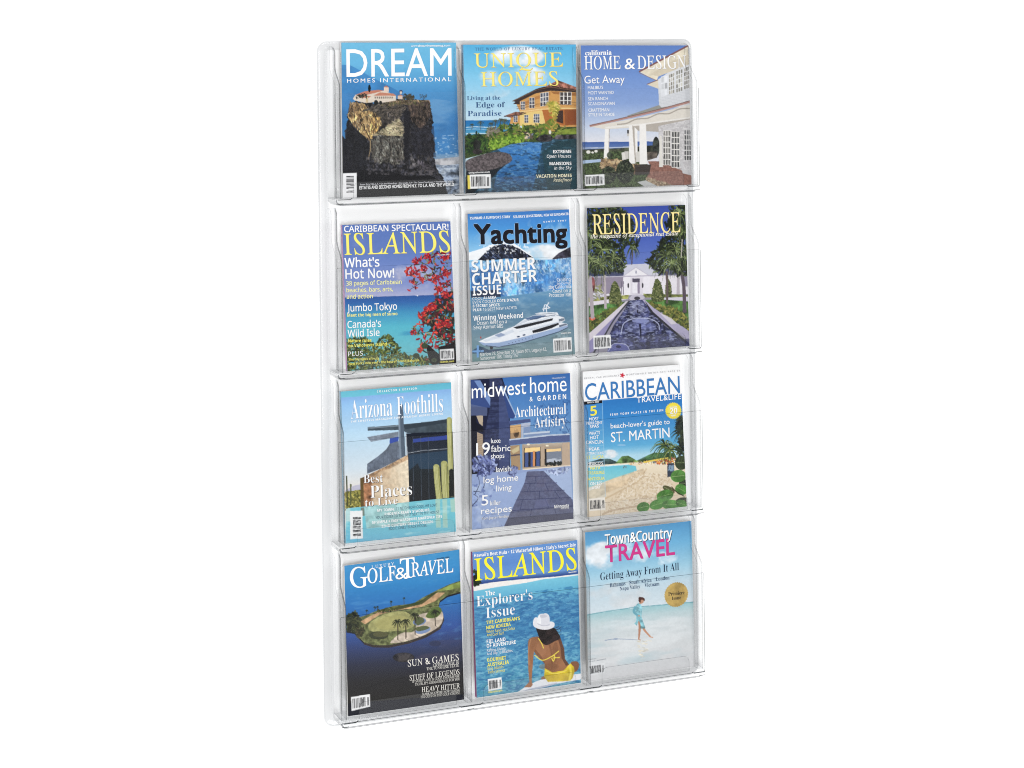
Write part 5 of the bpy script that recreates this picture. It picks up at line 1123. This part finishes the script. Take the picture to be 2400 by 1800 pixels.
# 12 --- walker on a white beach
p = cover(12, (1340, 1200), 3.77, [(118, 180), (1057, 78), (1087, 1366), (146, 1482)],
          'magazine with a barefoot walker on a white sandbar and a gold seal on its cover')
p.grad([(80, (76, 142, 196)), (350, (112, 176, 216)), (560, (160, 204, 226)), (700, (196, 218, 230)), (870, (212, 226, 234))], tilt=-.1)
p.clouds([(60, 240), (520, 240), (520, 540), (60, 540)], 4, .36, .56, a=.9); p.clouds([(300, 60), (760, 60), (760, 560), (300, 560)], 4, .38, .58, a=.9); p.clouds([(560, 320), (1000, 320), (1000, 500), (560, 500)], 5, .4, .62, a=.85); p.clouds([(60, 560), (760, 560), (760, 880), (60, 880)], 4, .36, .66, (232, 235, 238), .85)
p.grad([(860, (150, 198, 206)), (900, (164, 204, 210)), (960, (190, 212, 216)), (1050, (208, 217, 220)), (1200, (214, 218, 220)), (1480, (222, 222, 224))], [(128, 900), (500, 850), (1076, 795), (1088, 1368), (146, 1484)], tilt=-.1)
p.line([(128, 902), (300, 872), (480, 848), (540, 838), (760, 822), (1076, 797)], 8, (104, 164, 174), .8, True)
p.ripple([(130, 960), (1080, 860), (1086, 1260), (140, 1380)], (180, 204, 212), 12, .5, .75, .6, .2); p.ripple([(130, 960), (1080, 860), (1086, 1260), (140, 1380)], (232, 236, 238), 14, .55, .75, .5, .2)
p.line([(290, 1124), (390, 1112), (580, 1122)], 9, (156, 170, 190), .9, True, 5); p.ell(385, 1112, 26, 7, (150, 166, 190), .8, -.05)
p.dabs([(578, 1130), (700, 1124), (670, 1200), (620, 1300), (600, 1300), (585, 1200)], [(222, 210, 180), (226, 218, 200), (214, 204, 180)], 60, 7, 1.8, .45, ang=.1)
p.line([(598, 950), (596, 1030), (588, 1118)], 30, (190, 138, 110), 1, True, 12); p.line([(612, 980), (640, 1040), (690, 1096)], 26, (204, 152, 122), 1, True, 12); p.line([(582, 1118), (606, 1124)], 8, (204, 156, 128)); p.line([(676, 1094), (714, 1104)], 9, (212, 160, 130))
DR = (136, 192, 204)
p.poly([(556, 852), (560, 822), (584, 800), (606, 812), (618, 850), (614, 890), (612, 920), (630, 975), (646, 1018), (612, 1026), (600, 975), (586, 955), (570, 1000), (548, 980), (566, 960), (566, 915), (540, 890), (534, 872)], DR, tex=.15, ts=30); p.line([(560, 830), (544, 876), (580, 908)], 24, (112, 172, 188), 1, True, 16); p.ell(590, 912, 10, 6, (204, 156, 128)); p.poly([(600, 1000), (646, 1012), (640, 1026), (600, 1024)], (96, 128, 132), .7); p.line([(570, 820), (600, 850), (606, 920)], 8, (166, 212, 220), .7, True)
p.line([(600, 808), (600, 796)], 14, (196, 148, 120)); p.ell(616, 782, 17, 24, (200, 150, 122), 1, .3); p.poly([(586, 770), (596, 752), (622, 750), (640, 764), (638, 784), (622, 772), (606, 776), (604, 796), (590, 790)], (92, 60, 52), sm=True); p.ell(598, 758, 13, 11, (80, 52, 46))
sc_ = []
for k in range(64):
    a = 6.2832 * k / 64; r = 108 if k % 2 else 102
    sc_.append((920 + r * math.cos(a), 730 + r * 1.03 * math.sin(a) - .08 * r * math.cos(a)))
p.poly(sc_, (190, 160, 92), tex=.08)
p.bars([(148, 1336), (290, 1318), (297, 1408), (154, 1426)], True, 16, paper=(228, 230, 232))
p.text('Town&Country', 290, 286, 882, 226, 88, 'N', W_, w=.012, sh=1, shc=(50, 60, 80), shd=(7, 7)); p.text('TRAVEL', 296, 442, 906, 374, 148, 'S', (206, 62, 138), w=.012, sh=1, shc=(120, 60, 100), shd=(4, 4))
p.text('Getting Away From It All', 250, 600, 944, 512, 66, 'L', (30, 44, 70)); 
for s, x, y, x1, y1 in (('Bahamas', 334, 660, 470, 642), ('South Africa', 504, 636, 700, 614), ('London', 738, 608, 860, 594), ('Napa Valley', 420, 690, 600, 668), ('Vietnam', 638, 662, 770, 646)): p.text(s, x, y, x1, y1, 32, 'L', (52, 78, 112))
p.text('Premiere', 850, 740, 994, 726, 30, 'L', (60, 52, 44)); p.text('Issue', 880, 778, 964, 770, 30, 'L', (60, 52, 44)); p.text('PREMIERE 2003', 146, 1296, 214, 1286, 9, 'N', (120, 130, 140)); p.text('USA $4.95 CANADA $5.95', 146, 1316, 300, 1290, 9, 'N', (120, 130, 140))

# ------------------------------------------------------------------ build the magazines
for c in COVERS:
    for t in c['p'].texts: queue_text(t)
    if c.get('spine_text'):
        t = dict(s=c['spine_text'], font='N', sp=1.1, w=.01)
        c['spt'] = t
        queue_text(t)
collect_text()

Y_TOP, Y_BOT = -.0130, -.0260
THICK = .0085
for idx, c in enumerate(COVERS):
    p = c['p']
    row = idx // 3
    q = [(c['o'][0] + x / c['s'], c['o'][1] + y / c['s']) for x, y in p.quad]
    P = [unproject(x, y, Y) for (x, y), Y in zip(q, (Y_TOP, Y_TOP, Y_BOT, Y_BOT))]
    for k in (2, 3): P[k][2] = FLOOR[row] + .0006 if abs(P[k][2] - FLOOR[row]) < .006 else P[k][2]
    base = (P[2] + P[3]) / 2
    base[1] += THICK / 2
    base[2] = min(P[2][2], P[3][2])
    L4 = [v - base for v in P]
    bow = c.get('bow', .0012)
    def warp(u, v, lift=0.0):
        """cover space -> 3D (local to the magazine); lift = distance in front of the paper"""
        u = np.asarray(u)[..., None]; v = np.asarray(v)[..., None]
        w = (L4[0] * (1 - u) + L4[1] * u) * (1 - v) + (L4[3] * (1 - u) + L4[2] * u) * v
        w = w.copy()
        w[..., 1] -= (bow * 4 * u * (1 - u) * (1 - v * .6) + lift)[..., 0]
        return w
    root = empty('magazine', tuple(base))
    tag(root, c['label'], 'magazine', 'magazines in the rack pockets')
    # front cover: fine sheet of colour plus the lettering printed on it
    gv, gu = np.meshgrid((np.arange(GH) / (GH - 1)), (np.arange(GW) / (GW - 1)), indexing='ij')
    V = [warp(gu.ravel(), gv.ravel())]
    C = [lin(p.colours().reshape(-1, 3))]
    ii = np.arange(GW * GH).reshape(GH, GW)
    quads = np.stack([ii[:-1, :-1], ii[1:, :-1], ii[1:, 1:], ii[:-1, 1:]], -1).reshape(-1, 4)
    tris = []
    n0 = GW * GH
    up = (p.quad[0] - p.quad[3]); up = up / np.hypot(*up)
    lift = .00016
    for t in p.texts:
        co, tr = t['co'], t['tri']
        if not len(tr): continue
        x0, x1 = co[:, 0].min(), co[:, 0].max()
        a, b = np.array(t['p0'], float), np.array(t['p1'], float)
        s = (co[:, 0] - x0) / (x1 - x0)
        pts = a + (b - a) * s[:, None] + up * (co[:, 1] / CAPH[t['font']] * t['h'])[:, None]
        layers = []
        if t['sh'] == 1: layers.append((pts + np.array(t['shd']), t['shc'], lift))
        layers.append((pts, t['col'], lift * 2))
        if t['w'] > 0:                      # heavier weight: overprinted a hair to every side
            o_ = t['w'] / CAPH[t['font']] * t['h']
            for k_, (dx, dy) in enumerate(((-o_, -o_), (o_, -o_), (-o_, o_), (o_, o_))):
                layers.append((pts + np.array((dx, dy)), t['col'], lift * (2.1 + .08 * k_)))
            if t['sh'] == 2:
                o_ += 5
                for k_, (dx, dy) in enumerate(((-o_, 0), (o_, 0), (0, o_), (0, -o_), (-o_ * .7, -o_ * .7), (o_ * .7, -o_ * .7), (-o_ * .7, o_ * .7), (o_ * .7, o_ * .7))):
                    layers.append((pts + np.array((dx, dy)), t['shc'], lift * (.9 + .06 * k_)))
        for pp, col, lf in layers:
            uv = p.uv(pp)
            uv = np.clip(uv, .001, .999)
            V.append(warp(uv[:, 0], uv[:, 1], lf)); C.append(np.tile(lin(col), (len(uv), 1)))
            tris.append(tr + n0); n0 += len(uv)
    def build(name, V, C, quads, tris, parent):
        V = np.vstack(V).astype(np.float32); C = np.vstack(C)
        T = np.vstack(tris) if tris else np.zeros((0, 3), int)
        # keep triangles facing the reader (-y)
        if len(T):
            nrm = np.cross(V[T[:, 1]] - V[T[:, 0]], V[T[:, 2]] - V[T[:, 0]])
            fl_ = nrm[:, 1] > 0
            T[fl_] = T[fl_][:, ::-1]
        me = bpy.data.meshes.new(name)
        me.vertices.add(len(V)); me.vertices.foreach_set('co', V.ravel())
        loops = np.concatenate([quads.ravel(), T.ravel()])
        me.loops.add(len(loops)); me.loops.foreach_set('vertex_index', loops.astype(np.int32))
        st_ = np.concatenate([np.arange(len(quads)) * 4, len(quads) * 4 + np.arange(len(T)) * 3])
        me.polygons.add(len(st_)); me.polygons.foreach_set('loop_start', st_.astype(np.int32))
        me.update(calc_edges=True)
        at = me.attributes.new('print', 'FLOAT_COLOR', 'POINT')
        at.data.foreach_set('color', np.c_[C, np.ones(len(C))].astype(np.float32).ravel())
        return link(name, me, parent, [MAT_PRINT])
    build('cover', V, C, quads, tris, root)
    # pages: a block behind the cover, a hair smaller
    th = THICK * (.9 + .25 * ((idx * 7) % 5) / 5)
    nu = 12
    us = np.linspace(.0, .996, nu)
    vs, fs = [], []
    for v_ in (.002, 1.0):
        for lf in (-.0004, -th):
            for u_ in us: vs.append(warp(np.array([u_]), np.array([v_]), lf)[0])
    def I(v_, l_, k): return (v_ * 2 + l_) * nu + k
    for k in range(nu - 1):
        fs += [(I(0, 0, k), I(0, 0, k + 1), I(0, 1, k + 1), I(0, 1, k)), (I(1, 0, k), I(1, 1, k), I(1, 1, k + 1), I(1, 0, k + 1)),
               (I(0, 0, k), I(1, 0, k), I(1, 0, k + 1), I(0, 0, k + 1)), (I(0, 1, k), I(0, 1, k + 1), I(1, 1, k + 1), I(1, 1, k))]
    fs += [(I(0, 0, 0), I(0, 1, 0), I(1, 1, 0), I(1, 0, 0)), (I(0, 0, nu - 1), I(1, 0, nu - 1), I(1, 1, nu - 1), I(0, 1, nu - 1))]
    link('page_block', mesh('page_block', vs, fs), root, [MAT_PAGES])
    # spine wrapped round the left edge
    if c.get('spine'):
        n = 40
        SV, SC_, SQ = [], [], []
        vv = np.linspace(0, 1, n)
        rngs = np.random.default_rng(idx)
        for lf in (0.0, -th - .0002):
            w = warp(np.zeros(n), vv, lf); w[:, 0] -= .0004
            SV.append(w); SC_.append(np.tile(lin(c['spine']), (n, 1)) * (1 + .04 * rngs.normal(size=(n, 1))))
        for k in range(n - 1): SQ.append((k, k + n, k + n + 1, k + 1))
        trs = []
        if c.get('spt'):
            co, tr = c['spt']['co'], c['spt']['tri']
            h = co[:, 1] / .714
            s = (co[:, 0] - co[:, 0].min()) / (co[:, 0].max() - co[:, 0].min())
            ln = min(.30, .012 * len(c['spine_text']))
            w = np.array([warp(np.array([0.0]), np.array([.06 + ln * a]), -th * (.72 - .42 * b))[0] for a, b in zip(s, h)])
            w[:, 0] -= .0006
            SV.append(w); SC_.append(np.tile(lin(c['st']), (len(w), 1))); trs.append(tr + 2 * n)
        build('spine', SV, SC_, np.array(SQ), trs, root)
